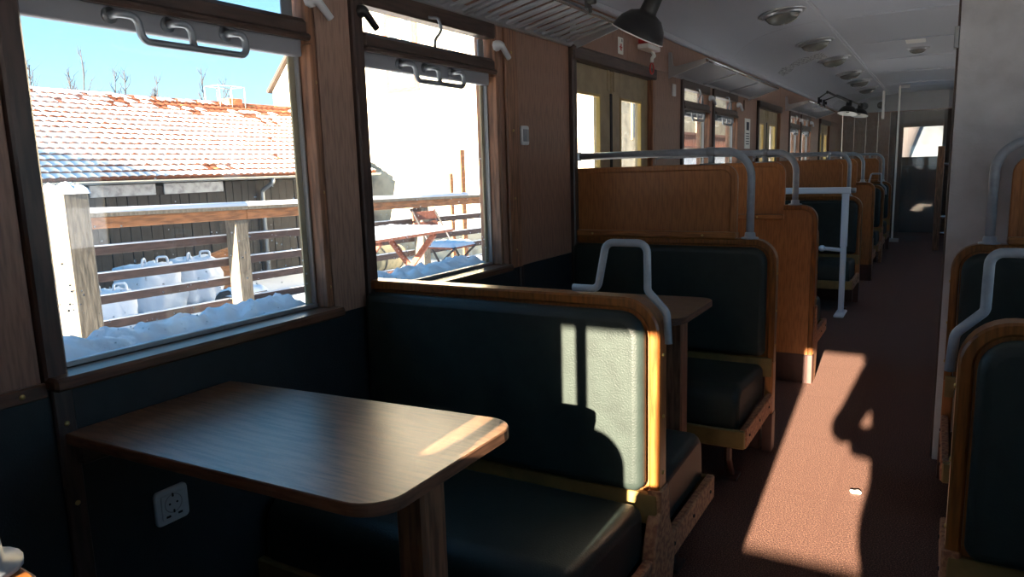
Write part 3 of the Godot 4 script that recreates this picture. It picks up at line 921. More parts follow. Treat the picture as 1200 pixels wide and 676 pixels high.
func build_fittings() -> void:
	# ---- seating on the left
	bench(-0.258, 1, false, true, false, true, "bench at the bottom left corner, only its sunlit orange top rail showing")
	bench(-1.71, 1, true, true, true, false, "large dark green bench beside the near table, half its backrest in sunlight")
	bench(-3.18, 1, true, false, false, true, "dark bench behind the second wooden table, under the first wood partition")
	bench(-4.36, 1, false, true, false, false, "bench seat tucked behind the second partition, near the white table")
	bench(-6.98, 1, true, false, false, true, "dark bench just behind the white post and bar")
	bench(-8.32, 1, false, true, false, false, "bench behind the partition with dark foot, past the second cream door")
	bench(-9.77, 1, true, true, true, false, "small distant bench with a grab handle, ahead of the glass door")
	bench(-11.2, 1, true, false, false, true, "furthest bench, right before the glass door")
	partition(-0.258, 1, false, "wood partition with handrail standing on the bottom left bench, out at the left edge")
	partition(-3.18, 1, false, "first brown wood partition with a grey handrail, above the second bench")
	partition(-4.28, 1, true, "second wood partition reaching down to the floor with a stepped orange end")
	partition(-6.98, 1, false, "third wood partition, on top of the bench behind the white bar")
	partition(-8.25, 1, true, "fourth wood partition, with a dark kick plate, past the second cream door")
	partition(-11.2, 1, false, "last small wood partition in front of the glass door")
	# ---- a suitcase beside the bottom left bench: its shadow edges the sunlight on the floor
	var sc := thing("suitcase", Vector3(-0.475, 0, -0.24), "upright dark suitcase in the gangway beside the bottom left bench", "suitcase")
	var ss := S(1)
	puff(ss, rpoly([[-0.565, 0.05, 0.03], [-0.388, 0.05, 0.03], [-0.388, 0.765, 0.05], [-0.565, 0.765, 0.05]], 5), Transform3D(Basis.IDENTITY, Vector3(0, 0, -0.42)), 0.36, 0.03, 3)
	mesh("shell", ss, M.black, sc)
	ss = S(1)
	tube(ss, bend([[Vector3(-0.476, 0.76, -0.32)], [Vector3(-0.476, 0.785, -0.32), 0.015], [Vector3(-0.476, 0.785, -0.16), 0.015], [Vector3(-0.476, 0.76, -0.16)]]), 0.008, 8)
	mesh("carry_handle", ss, M.rubber, sc)
	for wz in [-0.38, -0.1]:
		for wx in [-0.54, -0.41]:
			ss = S(1)
			rod(ss, Vector3(wx - 0.012, 0.027, wz), Vector3(wx + 0.012, 0.027, wz), 0.027, 14)
			mesh("wheel", ss, M.rubber, sc)
	var tb := thing("tripod_bag", Vector3(-0.4, 0, 0.1), "tall slim dark tripod bag standing upright behind the suitcase", "bag")
	ss = S(1)
	tube(ss, PackedVector3Array([Vector3(-0.418, 0.0, 0.1), Vector3(-0.418, 0.02, 0.1), Vector3(-0.418, 0.6, 0.1), Vector3(-0.41, 1.26, 0.12), Vector3(-0.41, 1.3, 0.12)]), 0.062, 16, 0.066)
	mesh("body", ss, M.black, tb)
	ss = S(1)
	tube(ss, bend([[Vector3(-0.44, 0.95, 0.14)], [Vector3(-0.44, 0.9, 0.19), 0.03], [Vector3(-0.44, 0.7, 0.19), 0.03], [Vector3(-0.44, 0.62, 0.14)]]), 0.008, 8)
	mesh("strap", ss, M.rubber, tb)
	# ---- seating on the right
	bench(-1.71, -1, true, true, true, false, "nearest dark bench at the right edge, with a grab handle")
	bench(-3.18, -1, true, false, false, true, "dark bench on the right standing against the grey wall")
	partition(-3.18, -1, false, "wood partition with curved grey handrail in front of the grey wall")
	# ---- tables
	wood_table(-0.966, "near wooden table under the first window, sun stripes on its corner")
	wood_table(-2.45, "second wooden table, behind the sunlit bench")
	var st := S()
	var wt := thing("white_table", Vector3(-1.1, 0, -5.2), "small white table behind the second partition", "table")
	puff(st, rpoly([[XL + 0.003, -0.25, 0], [-0.775, -0.25, 0.02], [-0.775, 0.25, 0.02], [XL + 0.003, 0.25, 0]], 4), Transform3D(Basis(Vector3.RIGHT, Vector3.FORWARD, Vector3.UP), Vector3(0, 0.585, -5.2)), 0.025, 0.003)
	mesh("tabletop", st, M.white_paint, wt)
	st = S()
	bx(st, -0.84, -0.80, 0.012, 0.585, -5.22, -5.18, 0.004)
	mesh("leg", st, M.white_paint, wt)
	st = S()
	bx(st, -0.87, -0.77, 0.0, 0.012, -5.3, -5.1, 0.004)
	mesh("foot", st, M.white_paint, wt)
	var wf := thing("metal_barrier", Vector3(-0.65, 0, -6.35), "white metal post with a horizontal white bar beside the gangway", "barrier")
	st = S()
	bx(st, -0.672, -0.622, 0.55, 0.99, -6.375, -6.325, 0.006)
	bx(st, -0.668, -0.626, 0.02, 0.56, -6.371, -6.329, 0.006)
	mesh("post", st, M.white_paint, wf)
	st = S()
	bx(st, XL + 0.002, -0.61, 0.975, 1.025, -6.38, -6.32, 0.006)
	mesh("top_bar", st, M.white_paint, wf)
	st = S()
	bx(st, -0.685, -0.61, 0.0, 0.02, -6.47, -6.19, 0.006)
	mesh("foot", st, M.white_paint, wf)
	st = S(1)
	rod(st, Vector3(-0.672, 0.525, -6.35), Vector3(-0.79, 0.54, -6.3), 0.016)
	blob(st, Vector3(-0.8, 0.541, -6.295), Vector3.ONE * 0.026, 0.0, 1, 8)
	mesh("lever", st, M.white_paint, wf)
	st = S(1)
	rod(st, Vector3(-0.61, 1.0, -6.35), Vector3(-0.575, 1.0, -6.35), 0.02)
	mesh("end_knob", st, M.zinc, wf)
	# ---- luggage racks, lamps
	rack(-0.45, -3.16, 0.075, "nearest slatted metal luggage rack over the two big windows")
	rack(-4.55, -6.75, 0.03, "second luggage rack, past the first cream door")
	rack(-8.5, -10.7, 0.03, "farthest luggage rack, with the two black lamps")
	clamp_lamp(Vector3(-1.222, 1.885, -2.72), Vector3(-1.2, 2.02, -2.62), Vector3(-1.115, 1.80, -3.0), Vector3(-0.5, -0.9, -0.04), "big black lamp with a dome shade clamped to the near luggage rack")
	clamp_lamp(Vector3(-1.222, 1.885, -8.9), Vector3(-1.15, 1.98, -9.0), Vector3(-1.06, 1.82, -10.2), Vector3(-0.1, -1, 0.2), "left one of the two distant black lamps over the gangway")
	clamp_lamp(Vector3(-1.222, 1.885, -9.3), Vector3(-1.12, 1.98, -9.6), Vector3(-1.02, 1.84, -11.2), Vector3(-0.1, -1, 0.2), "right one of the two distant black lamps, nearer the glass door")
	var lz := [-5.45, -6.95, -8.25, -9.7, -10.85, -12.0]
	var which := ["largest and nearest round ceiling light of the left row", "second round ceiling light from the front in the left row", "third round ceiling light from the front in the left row", "fourth round ceiling light from the front in the left row", "fifth round ceiling light from the front, smaller", "last round ceiling light of the left row, by the glass door"]
	for i in 6: ceiling_light(-1.005, lz[i], 1.0, which[i], "round ceiling lights in a row")
	ceiling_light(-0.27, -8.35, 0.66, "single small ceiling light on the middle of the ceiling", "")
	st = S()
	puff(st, rrect(0.16, 0.22, 0.01), Transform3D(Basis(Vector3.RIGHT, Vector3.FORWARD, Vector3.UP), Vector3(-0.27, 2.275, -7.8)), 0.012, 0.003)
	tag(mesh("ceiling_plate", st, M.lamp_white), "small white plate on the ceiling ahead of the single middle light", "plate")
	# ---- small things on the left wall
	var so := thing("wall_socket", Vector3(XL, 0.475, -0.962), "white power socket on the dark wall under the near table", "socket")
	st = S(1)
	puff(st, rrect(0.084, 0.084, 0.012), plate_tr(1, -0.962, 0.505, -0.002), 0.010, 0.003, 2)
	mesh("cover_plate", st, M.plastic, so)
	st = S()
	puff(st, rrect(0.058, 0.058, 0.004), plate_tr(1, -0.962, 0.505, 0.008), 0.004, 0.001)
	mesh("insert", st, M.plastic, so)
	st = S(1)
	lathe(st, [[0.021, 0.0045], [0.0205, 0.0005], [0.0, 0.0005]], Transform3D(Basis(Vector3.BACK, Vector3.RIGHT, Vector3.DOWN) * Basis(Vector3.UP, 0.0), Vector3(XL + 0.0085, 0.511, -0.962)), 24)
	lathe(st, [[0.0205, 0.004], [0.0225, 0.0045], [0.0215, 0.003]], Transform3D(Basis(Vector3.BACK, Vector3.RIGHT, Vector3.DOWN), Vector3(XL + 0.0085, 0.511, -0.962)), 24)
	mesh("well", st, M.sash_grey, so)
	st = S()
	for k in [-0.0095, 0.0095]: puff(st, rrect(0.005, 0.005, 0.002), plate_tr(1, -0.962 + k, 0.511, 0.0125), 0.0008)
	for k in [-0.015, 0.015]: puff(st, rrect(0.011, 0.005, 0.001), plate_tr(1, -0.962 + k, 0.4825, 0.012), 0.0012)
	puff(st, rrect(0.004, 0.008, 0.001), plate_tr(1, -0.962, 0.5305, 0.0105), 0.003)
	puff(st, rrect(0.004, 0.008, 0.001), plate_tr(1, -0.962, 0.4915, 0.0105), 0.003)
	mesh("contacts", st, M.rubber, so)
	var sw := thing("light_switch", Vector3(XL, 1.345, -2.685), "grey light switch on the wood panel right of the second window", "switch")
	st = S(1)
	puff(st, rrect(0.06, 0.078, 0.01), plate_tr(1, -2.685, 1.383, 0.0), 0.012, 0.003, 2)
	mesh("cover_plate", st, M.plastic, sw)
	st = S()
	for k in [-0.012, 0.012]:
		puff(st, rrect(0.021, 0.05, 0.002), plate_tr(1, -2.685 + k, 1.383, 0.012), 0.004, 0.001)
	mesh("rocker", st, M.sash_grey, sw)
	st = S()
	puff(st, rrect(0.06, 0.075, 0.006), plate_tr(1, -4.65, 1.71), 0.01, 0.002)
	tag(mesh("wall_plate", st, M.plastic), "small pale plate high on the panel right of the first cream door", "plate")
	st = S()
	puff(st, rrect(0.06, 0.08, 0.006), plate_tr(1, -6.6, 1.73), 0.01, 0.002)
	tag(mesh("wall_plate", st, M.panel_light), "brownish plate high on the wall, above the white notice", "plate")
	var no := thing("notice_board", Vector3(XL, 1.36, -6.72), "narrow white notice with dark pictures before the second cream door", "notice")
	st = S()
	puff(st, rrect(0.2, 0.26, 0.004), plate_tr(1, -6.72, 1.49), 0.006, 0.001)
	mesh("sheet", st, M.paper, no)
	st = S()
	puff(st, rrect(0.10, 0.07, 0.002), plate_tr(1, -6.72, 1.555, 0.006), 0.0006)
	for k in 5: puff(st, rrect(0.12, 0.008, 0.001), plate_tr(1, -6.72, 1.49 - k * 0.022, 0.006), 0.0006)
	mesh("print", st, M.print_dark, no)
	# emergency brake above the first door
	var eb := thing("emergency_brake", Vector3(XL, 1.93, -4.1), "red and white emergency brake box with a pull ring, behind the black lamp", "brake box")
	st = S()
	bx(st, XL, XL + 0.06, 1.915, 2.0, -4.2, -4.02, 0.006)
	mesh("box", st, M.red, eb)
	st = S()
	bx(st, XL, XL + 0.066, 1.885, 1.912, -4.21, -4.01, 0.004)
	bx(st, XL, XL + 0.066, 1.915, 2.0, -4.215, -4.203, 0.003)
	mesh("cover", st, M.lamp_white, eb)
	st = S(1)
	tube(st, bend([[Vector3(XL + 0.03, 1.89, -4.16)], [Vector3(XL + 0.05, 1.86, -4.16), 0.02], [Vector3(XL + 0.05, 1.845, -4.11), 0.02], [Vector3(XL + 0.05, 1.82, -4.11)]]), 0.01, 8)
	mesh("lever", st, M.lamp_white, eb)
	st = S(1)
	var ring := PackedVector3Array()
	for k in 17: ring.append(Vector3(XL + 0.05, 1.785 + 0.03 * cos(TAU * k / 16), -4.11 + 0.03 * sin(TAU * k / 16)))
	tube(st, ring, 0.004, 6)
	mesh("pull_ring", st, M.red, eb)
	var sg := thing("brake_sign", Vector3(XL, 1.83, -3.76), "small white sign with a red symbol over the first cream door", "sign")
	st = S()
	puff(st, rrect(0.07, 0.085, 0.003), plate_tr(1, -3.76, 1.872), 0.003, 0.0005)
	mesh("sheet", st, M.paper, sg)
	st = S()
	for k in 3: box(st, Vector3(XL + 0.0032, 1.865, -3.76), Vector3(0.0008, 0.008, 0.04), 0.0, Basis(Vector3.RIGHT, PI * k / 3))
	mesh("symbol", st, M.red, sg)
	st = S()
	bx(st, XL + 0.002, XL + 0.0036, 1.893, 1.907, -3.78, -3.77)
	mesh("print", st, M.print_dark, sg)
	# ---- glass end partition with its door
	var gp := thing("glass_partition", Vector3(-0.7, 0, -12.2), "clear glass partition and door across the far end of the gangway", "glass door")
	st = S()
	bx(st, XL + 0.004, -0.615, 0.02, 2.19, -12.204, -12.196)
	mesh("fixed_pane", st, M.door_glass, gp)
	st = S()
	bx(st, -0.575, 0.03, 0.03, 2.24, -12.204, -12.196)
	var dp := mesh("door_pane", st, M.door_glass, gp)
	st = S()
	bx(st, -0.6, -0.575, 0.0, 2.26, -12.215, -12.185, 0.004)
	mesh("edge_profile", st, M.lamp_white, dp)
	st = S()
	bx(st, -0.575, -0.46, 2.215, 2.265, -12.22, -12.18, 0.004)
	bx(st, -0.64, -0.50, 0.0, 0.055, -12.22, -12.18, 0.004)
	mesh("patch_fitting", st, M.alu, dp)
	st = S()
	bx(st, -0.81, -0.775, 1.8, 2.2, -12.21, -12.185, 0.004)
	mesh("hanger", st, M.lamp_white, gp)
	var wp := thing("wood_post", Vector3(-0.01, 0, -11.05), "tall brown wooden post on metal brackets beside the glass door", "post")
	st = S()
	bx(st, -0.06, 0.02, 0.02, 1.37, -11.09, -11.03, 0.006)
	mesh("board", st, M.post_wood, wp)
	for y in [0.25, 0.46, 1.14]:
		st = S(1)
		rod(st, Vector3(0.02, y, -11.0), Vector3(0.10, y, -10.98), 0.022)
		mesh("bracket", st, M.chrome, wp)
	# a scrap of paper on the floor
	st = S(1)
	var pp := rpoly([[-0.018, -0.012, 0.006], [0.02, -0.016, 0.006], [0.016, 0.012, 0.006], [-0.004, 0.004, 0.003], [-0.02, 0.014, 0.005]], 3)
	puff(st, pp, Transform3D(Basis(Vector3.RIGHT, Vector3.FORWARD, Vector3.UP).rotated(Vector3.UP, 0.3), Vector3(-0.215, 0.0, -2.88)), 0.010, 0.004, 2)
	tag(mesh("paper_scrap", st, M.paper), "small white paper scrap lying on the floor at the edge of the sunlight", "litter")

# ------------------------------------------------------------------ outdoors
func rail_y(z: float) -> float: return 1.075 + 0.02 * z

func snow_heap(called: String, parent: Node, x0: float, x1: float, z0: float, z1: float, y: float, h: float, sd: int, cell := 0.02, m := "snow_fine", edge := 0.03) -> MeshInstance3D:
	var f := FastNoiseLite.new()
	f.seed = sd
	f.frequency = 0.35 / maxf(h, 0.02) * 0.25
	var nx := maxi(3, int(absf(x1 - x0) / cell))
	var nz := maxi(3, int(absf(z1 - z0) / cell))
	var st := S(1)
	var pt := func(i: int, k: int) -> Vector3:
		var x := lerpf(x0, x1, float(i) / nx)
		var z := lerpf(z0, z1, float(k) / nz)
		var e := minf(minf(absf(x - x0), absf(x - x1)), minf(absf(z - z0), absf(z - z1)))
		return Vector3(x, y + (0.0 if e <= 0.0001 else h * sqrt(clampf(e / edge, 0.0, 1.0)) * (0.8 + 0.45 * f.get_noise_2d(x * 10.0, z * 10.0))), z)
	for i in nx:
		for k in nz:
			var a: Vector3 = pt.call(i, k)
			var b: Vector3 = pt.call(i + 1, k)
			var c: Vector3 = pt.call(i + 1, k + 1)
			var d: Vector3 = pt.call(i, k + 1)
			if (x1 - x0) * (z1 - z0) > 0: quad(st, d, c, b, a)
			else: quad(st, a, b, c, d)
	return mesh(called, st, M[m], parent)

func bare_tree(x: float, z: float, top: float, sd: int, label: String) -> void:
	var t := thing("bare_tree", Vector3(x, -1.2, z), label, "tree", "")
	rng.seed = sd
	var st := S(1)
	var h := top + 1.2
	var pts := PackedVector3Array()
	var p := Vector3(x, -1.2, z)
	for i in 9:
		pts.append(p)
		p += Vector3(rng.randf_range(-0.05, 0.05), h / 8.0, rng.randf_range(-0.06, 0.06))
	tube(st, pts, 0.065, 7, 0.012)
	mesh("trunk", st, M.bark, t)
	st = S(1)
	for i in 20:
		var u := rng.randf_range(0.4, 0.97)
		var a := pts[int(u * 8)].lerp(pts[mini(8, int(u * 8) + 1)], fmod(u * 8, 1.0))
		var ang := rng.randf() * TAU
		var l := (1.05 - u) * h * 0.28 * rng.randf_range(0.5, 1.0) + 0.2
		var d := Vector3(cos(ang) * 0.45, 0.9, sin(ang) * 0.45).normalized()
		var b := a + d * l * 0.5 + Vector3(cos(ang), 0, sin(ang)) * 0.05
		var e := b + (d + Vector3.UP * 0.4).normalized() * l * 0.5
		tube(st, PackedVector3Array([a, b, e]), 0.018, 5, 0.005)
		for k in 3:
			var q := a.lerp(e, rng.randf_range(0.3, 0.9))
			rod(st, q, q + Vector3(rng.randf_range(-0.2, 0.2), rng.randf_range(0.1, 0.35), rng.randf_range(-0.2, 0.2)), 0.007, 4, 0.003)
	mesh("branches", st, M.bark, t)

func build_outdoors() -> void:
	var st := S(1)
	var f := FastNoiseLite.new()
	f.seed = 4
	f.frequency = 0.08
	var n := 60
	for i in n:
		for k in n:
			var q := []
			for o in [[0, 0], [1, 0], [1, 1], [0, 1]]:
				var x: float = -80.0 + 150.0 * (i + o[0]) / n
				var z: float = 45.0 - 130.0 * (k + o[1]) / n
				q.append(Vector3(x, -1.24 + 0.12 * f.get_noise_2d(x, z), z))
			quad(st, q[0], q[1], q[2], q[3])
	tag(mesh("ground_snow", st, M.snow), "snow-covered yard outside the coach", "", "", "structure")
	# the terrace beside the coach
	var dk := setting("deck_floor", Vector3(-4.0, -0.1, -4.0), "snowy timber terrace outside the windows")
	st = S()
	bx(st, -6.15, -2.0, -0.22, -0.09, -12.0, 3.0)
	mesh("deck_boards", st, M.grey_timber, dk)
	for z in [2.0, -2.0, -6.0, -10.0]:
		for x in [-2.4, -5.9]:
			st = S()
			bx(st, x - 0.08, x + 0.08, -1.3, -0.2, z - 0.08, z + 0.08)
			mesh("support_post", st, M.grey_timber, dk)
	snow_heap("snow_cover", dk, -6.1, -2.0, 3.0, -12.0, -0.09, 0.07, 12, 0.13, "snow", 0.15)
	# ---- railing
	var rl := thing("deck_railing", Vector3(-6.0, -0.1, -4.0), "long timber railing with a snowy orange top beam and dark slats", "railing")
	var xs := -6.0
	var posts := [1.3, -1.75, -4.8, -7.8, -10.85]
	for i in posts.size():
		var z: float = posts[i]
		st = S()
		bx(st, xs - 0.10, xs + 0.05, -0.2, rail_y(z) - 0.145, z - 0.155, z, 0.006)
		mesh("post", st, M.grey_timber, rl)
		if z < -6:
			st = S()
			puff(st, PackedVector2Array([Vector2(z, rail_y(z) - 0.15), Vector2(z + 0.16, rail_y(z) - 0.15), Vector2(z, rail_y(z) - 0.34)]), Transform3D(Basis(Vector3.BACK, Vector3.UP, Vector3.RIGHT), Vector3(xs - 0.04, 0, 0)), 0.05)
			mesh("bracket", st, M.slat_dark, rl)
	var joints := [2.6, -0.3, -4.95, -8.9, -11.6]
	for i in joints.size() - 1:
		var a: float = joints[i]
		var b: float = joints[i + 1] + 0.004
		st = S()
		bar(st, Vector3(xs, rail_y(a) - 0.095, a), Vector3(xs, rail_y(b) - 0.095, b), 0.11, 0.095, 0.005)
		mesh("top_beam", st, M.larch, rl)
		st = S()
		bar(st, Vector3(xs, rail_y(a) - 0.030, a), Vector3(xs, rail_y(b) - 0.030, b), 0.17, 0.035, 0.004)
		mesh("cap_board", st, M.grey_timber, rl)
		st = S(1)
		var poly := rpoly([[-0.08, 0, 0.004], [0.085, 0, 0.004], [0.07, 0.04, 0.02], [-0.07, 0.045, 0.02]], 4)
		var d := Vector3(0, rail_y(b) - rail_y(a), b - a)
		var zz := d.normalized()
		puff(st, poly, Transform3D(Basis(Vector3.LEFT, zz.cross(Vector3.LEFT), zz), Vector3(xs, rail_y(a) - 0.014, a)), d.length(), 0.008, 2)
		mesh("snow_cap", st, M.snow_fine, rl)
	var drops := [0.30, 0.53, 0.72, 0.94]
	for i in posts.size() - 1:
		for dr in drops:
			var a: float = posts[i] - 0.02
			var b: float = posts[i + 1] - 0.13
			st = S()
			bar(st, Vector3(xs - 0.115, rail_y(a) - dr - 0.035, a), Vector3(xs - 0.115, rail_y(b) - dr - 0.035, b), 0.03, 0.075, 0.004)
			var sl := mesh("slat", st, M.slat_dark, rl)
			st = S(1)
			bar(st, Vector3(xs - 0.115, rail_y(a) - dr + 0.006, a), Vector3(xs - 0.115, rail_y(b) - dr + 0.006, b), 0.03, 0.014, 0.004)
			mesh("snow_cap", st, M.snow_fine, sl)
	# ---- the thick post close to the window
	var np := thing("terrace_post", Vector3(-4.5, -0.1, -2.44), "thick rough grey post with a snow cap, at the left of the first window", "post")
	st = S()
	bx(st, -4.62, -4.4, -0.15, 1.19, -2.52, -2.36, 0.012)
	mesh("post", st, M.grey_timber, np)
	snow_heap("snow_cap", np, -4.63, -4.39, -2.35, -2.53, 1.18, 0.07, 31, 0.012, "snow_fine", 0.04)
	# ---- snow lying on the outer window ledges
	var ledges := [[-0.74, -1.52], [-1.69, -2.49]]
	for i in 2:
		var a: float = ledges[i][0]
		var b: float = ledges[i][1]
		var lg := thing("window_ledge", Vector3(-1.66, 0.8, (a + b) / 2), ["outer ledge of the first window heaped with bluish snow", "outer ledge of the second window heaped with bluish snow"][i], "window ledge")
		st = S()
		bx(st, -1.73, -1.585, 0.825, 0.848, b, a, 0.004)
		mesh("sheet", st, M.zinc, lg)
		snow_heap("snow", lg, -1.725, -1.552, a, b, 0.846, 0.066, 40 + i, 0.009, "snow_fine", 0.05)
	# ---- garden table and chair
	var gt := thing("garden_table", Vector3(-4.55, -0.09, -5.32), "wooden folding garden table under a flat layer of snow", "table")
	for i in 6:
		st = S()
		var x := -4.94 + 0.135 * i
		bx(st, x, x + 0.125, 0.655, 0.68, -5.92, -4.72, 0.004)
		mesh("slat", st, M.garden_wood, gt)
	snow_heap("snow", gt, -4.94, -4.14, -4.72, -5.92, 0.68, 0.045, 50, 0.03, "snow_fine", 0.05)
	for z in [-4.92, -5.72]:
		for k in [1, -1]:
			st = S()
			bar(st, Vector3(-4.54 + 0.33 * k, 0.65, z + 0.02 * k), Vector3(-4.54 - 0.33 * k, -0.07, z + 0.02 * k), 0.03, 0.055, 0.004)
			mesh("leg", st, M.garden_wood, gt)
	st = S()
	bx(st, -4.56, -4.52, 0.26, 0.30, -5.72, -4.92)
	mesh("stretcher", st, M.garden_wood, gt)
	var gc := thing("garden_chair", Vector3(-4.85, -0.09, -6.85), "folding garden chair with a dark wooden back and snow on its seat", "chair")
	for i in 4:
		st = S()
		bx(st, -5.08 + i * 0.11, -4.98 + i * 0.11, 0.38, 0.40, -7.08, -6.62, 0.003)
		mesh("seat_slat", st, M.garden_wood, gc)
	snow_heap("snow", gc, -5.08, -4.64, -6.62, -7.08, 0.40, 0.06, 53, 0.03, "snow_fine", 0.05)
	for y in [0.62, 0.74]:
		st = S()
		box(st, Vector3(-5.17 - (y - 0.6) * 0.15, y, -6.85), Vector3(0.02, 0.10, 0.46), 0.004, Basis(Vector3.BACK, 0.15))
		mesh("back_slat", st, M.garden_wood, gc)
	for z in [-6.64, -7.06]:
		st = S(1)
		rod(st, Vector3(-5.2, 0.8, z), Vector3(-4.68, -0.06, z), 0.013, 8)
		rod(st, Vector3(-4.62, 0.4, z), Vector3(-5.16, -0.06, z), 0.013, 8)
		mesh("leg_frame", st, M.iron, gc)
	# ---- the shed with the tiled roof
	var z0 := 2.0
	var z1 := -16.3
	var sh := thing("shed", Vector3(-16.5, -1.2, -7.0), "long low shed with a snowy red-tiled roof and dark board walls", "shed")
	st = S()
	puff(st, PackedVector2Array([Vector2(-20.7, -1.3), Vector2(-14.4, -1.3), Vector2(-14.4, 1.1), Vector2(-17.5, 3.05), Vector2(-20.7, 1.1)]), Transform3D(Basis.IDENTITY, Vector3(0, 0, z1 + 0.2)), z0 - z1 - 0.4)
	mesh("wall", st, M.shed_board, sh)
	rng.seed = 5
	var z := -5.0
	while z > z1 + 0.3:
		var w := rng.randf_range(0.19, 0.27)
		st = S()
		bx(st, -14.4, -14.37 + rng.randf_range(0.0, 0.02), -1.25, 0.92 if z > -11.4 else 1.15, z - w + 0.012, z, 0.003)
		mesh("plank", st, M.shed_board, sh)
		z -= w
	for w in [[-7.4, -8.15], [-8.25, -9.65], [-9.85, -11.35]]:
		st = S()
		bx(st, -14.4, -14.36, 0.93, 1.16, w[1], w[0], 0.004)
		mesh("pale_panel", st, M.shed_pale, sh)
	var run := Vector2(-3.5, 2.02)
	var slope := run.length()
	var dirv := Vector3(run.x, run.y, 0) / slope
	var up := Vector3(-dirv.y, dirv.x, 0) * -1.0
	up = Vector3(dirv.y, -dirv.x, 0)
	st = S()
	for k in [1, -1]:
		var e := Vector3(-17.5 + 3.5 * k, 1.20, 0)
		bar(st, Vector3(e.x, e.y, (z0 + z1) / 2), Vector3(-17.5, 3.21, (z0 + z1) / 2), z0 - z1, 0.06)
	mesh("roof_deck", st, M.slat_dark, sh)
	# courses of curved tiles, then the snow that lies on each of them
	var tiles := S(1)
	var snow := S(1)
	var moss := S(1)
	var cover := FastNoiseLite.new()
	cover.seed = 8
	cover.frequency = 0.35
	var rows := 17
	var pitch := slope / rows
	var cols := int((z0 - z1) / 0.2)
	var foot := Vector3(-13.95, 1.245, 0)
	for r in rows:
		for c in cols:
			var zc := z0 - 0.2 * (c + 0.5) + rng.randf_range(-0.006, 0.006)
			if zc > -3.0 and r % 2 == 0 and zc > 0.0: pass
			var s0 := pitch * r
			var lift := rng.randf_range(0.0, 0.008)
			var prev := []
			for k in 5:
				var u := float(k) / 4.0
				var wv := 0.026 * sin(PI * u)
				var a := foot + dirv * s0 + up * (0.07 + lift + wv) + Vector3(0, 0, zc + 0.1 - 0.2 * u)
				var b := foot + dirv * (s0 + pitch * 1.15) + up * (0.012 + wv) + Vector3(0, 0, zc + 0.1 - 0.2 * u)
				var lo := foot + dirv * s0 + up * (0.0 + wv * 0.6) + Vector3(0, 0, zc + 0.1 - 0.2 * u)
				if prev:
					quad(tiles, prev[0], a, b, prev[1])
					quad(tiles, prev[2], lo, a, prev[0])
				prev = [a, b, lo]
			var t := float(r) / rows
			var amount := 1.25 + 0.6 * cover.get_noise_2d(zc * 0.9, r * 1.4) - maxf(0.0, t - 0.6) * 1.3 * clampf((-zc - 8.5) / 3.0, -0.3, 1.6) - maxf(0.0, (-zc - 13.0)) * 0.12 - (0.35 if r >= rows - 3 else 0.0)
			if rng.randf() < amount:
				var lip := rng.randf_range(0.008, 0.03)
				var hh := rng.randf_range(0.092, 0.102)
				var q := []
				for e in [[lip, 1], [lip, -1], [pitch * 1.02, -1], [pitch * 1.02, 1]]:
					q.append(foot + dirv * (s0 + e[0]) + up * (hh if e[0] < 0.1 else 0.06) + Vector3(0, 0, zc + 0.101 * e[1]))
				quad(snow, q[0], q[1], q[2], q[3])
				var g := [q[0] - up * 0.03, q[1] - up * 0.03]
				quad(snow, g[0], g[1], q[1], q[0])
				quad(snow, q[1], g[1], q[2] - up * 0.03, q[2])
				quad(snow, g[0], q[0], q[3], q[3] - up * 0.03)
			elif rng.randf() < 0.10:
				blob(moss, foot + dirv * (s0 + 0.06) + up * 0.06 + Vector3(0, 0, zc), Vector3(0.05, 0.03, 0.12), 0.3, c, 5)
	mesh("roof_tiles", tiles, M.tile, sh, "stuff")
	mesh("roof_snow", snow, M.snow, sh, "stuff")
	mesh("moss", moss, M.moss, sh, "stuff")
	st = S(1)
	z = z0
	while z > z1:
		tube(st, PackedVector3Array([Vector3(-17.48, 3.27, z), Vector3(-17.48, 3.285, z - 0.36)]), 0.09, 8, 0.075, 0.7)
		z -= 0.33
	mesh("ridge_tiles", st, M.tile, sh, "stuff")
	snow_heap("ridge_snow", sh, -17.6, -17.36, z0, -11.0, 3.3, 0.06, 61, 0.09, "snow", 0.06)
	st = S(1)
	var gp := PackedVector2Array()
	for k in 9: gp.append(Vector2(0.065 * cos(PI + PI * k / 8), 0.065 * sin(PI + PI * k / 8)))
	for k in 9: gp.append(Vector2(0.058 * cos(TAU - PI * k / 8), 0.058 * sin(TAU - PI * k / 8)))
	puff(st, gp, Transform3D(Basis.IDENTITY, Vector3(-13.88, 1.245, z1)), z0 - z1)
	mesh("gutter", st, M.zinc, sh)
	st = S(1)
	tube(st, bend([[Vector3(-13.88, 1.2, -12.4)], [Vector3(-13.88, 1.1, -12.4), 0.05], [Vector3(-14.28, 0.9, -12.4), 0.08], [Vector3(-14.28, -1.2, -12.4)]]), 0.05, 10)
	mesh("downpipe", st, M.zinc, sh)
	var cg := thing("roof_hatch_frame", Vector3(-17.5, 3.25, -14.2), "small open metal frame standing on the ridge of the shed roof", "frame")
	st = S()
	bx(st, -17.75, -17.25, 3.2, 3.42, -14.55, -14.1, 0.01)
	mesh("base", st, M.brick, cg)
	st = S(1)
	for x in [-17.8, -17.2]:
		for zz in [-13.75, -14.6]: rod(st, Vector3(x, 3.1, zz), Vector3(x, 3.74, zz), 0.016, 6)
		rod(st, Vector3(x, 3.74, -13.75), Vector3(x, 3.74, -14.6), 0.016, 6)
		rod(st, Vector3(x, 3.1, -14.15), Vector3(x, 3.74, -14.15), 0.012, 6)
	for zz in [-13.75, -14.6]: rod(st, Vector3(-17.8, 3.74, zz), Vector3(-17.2, 3.74, zz), 0.016, 6)
	mesh("rods", st, M.zinc, cg)
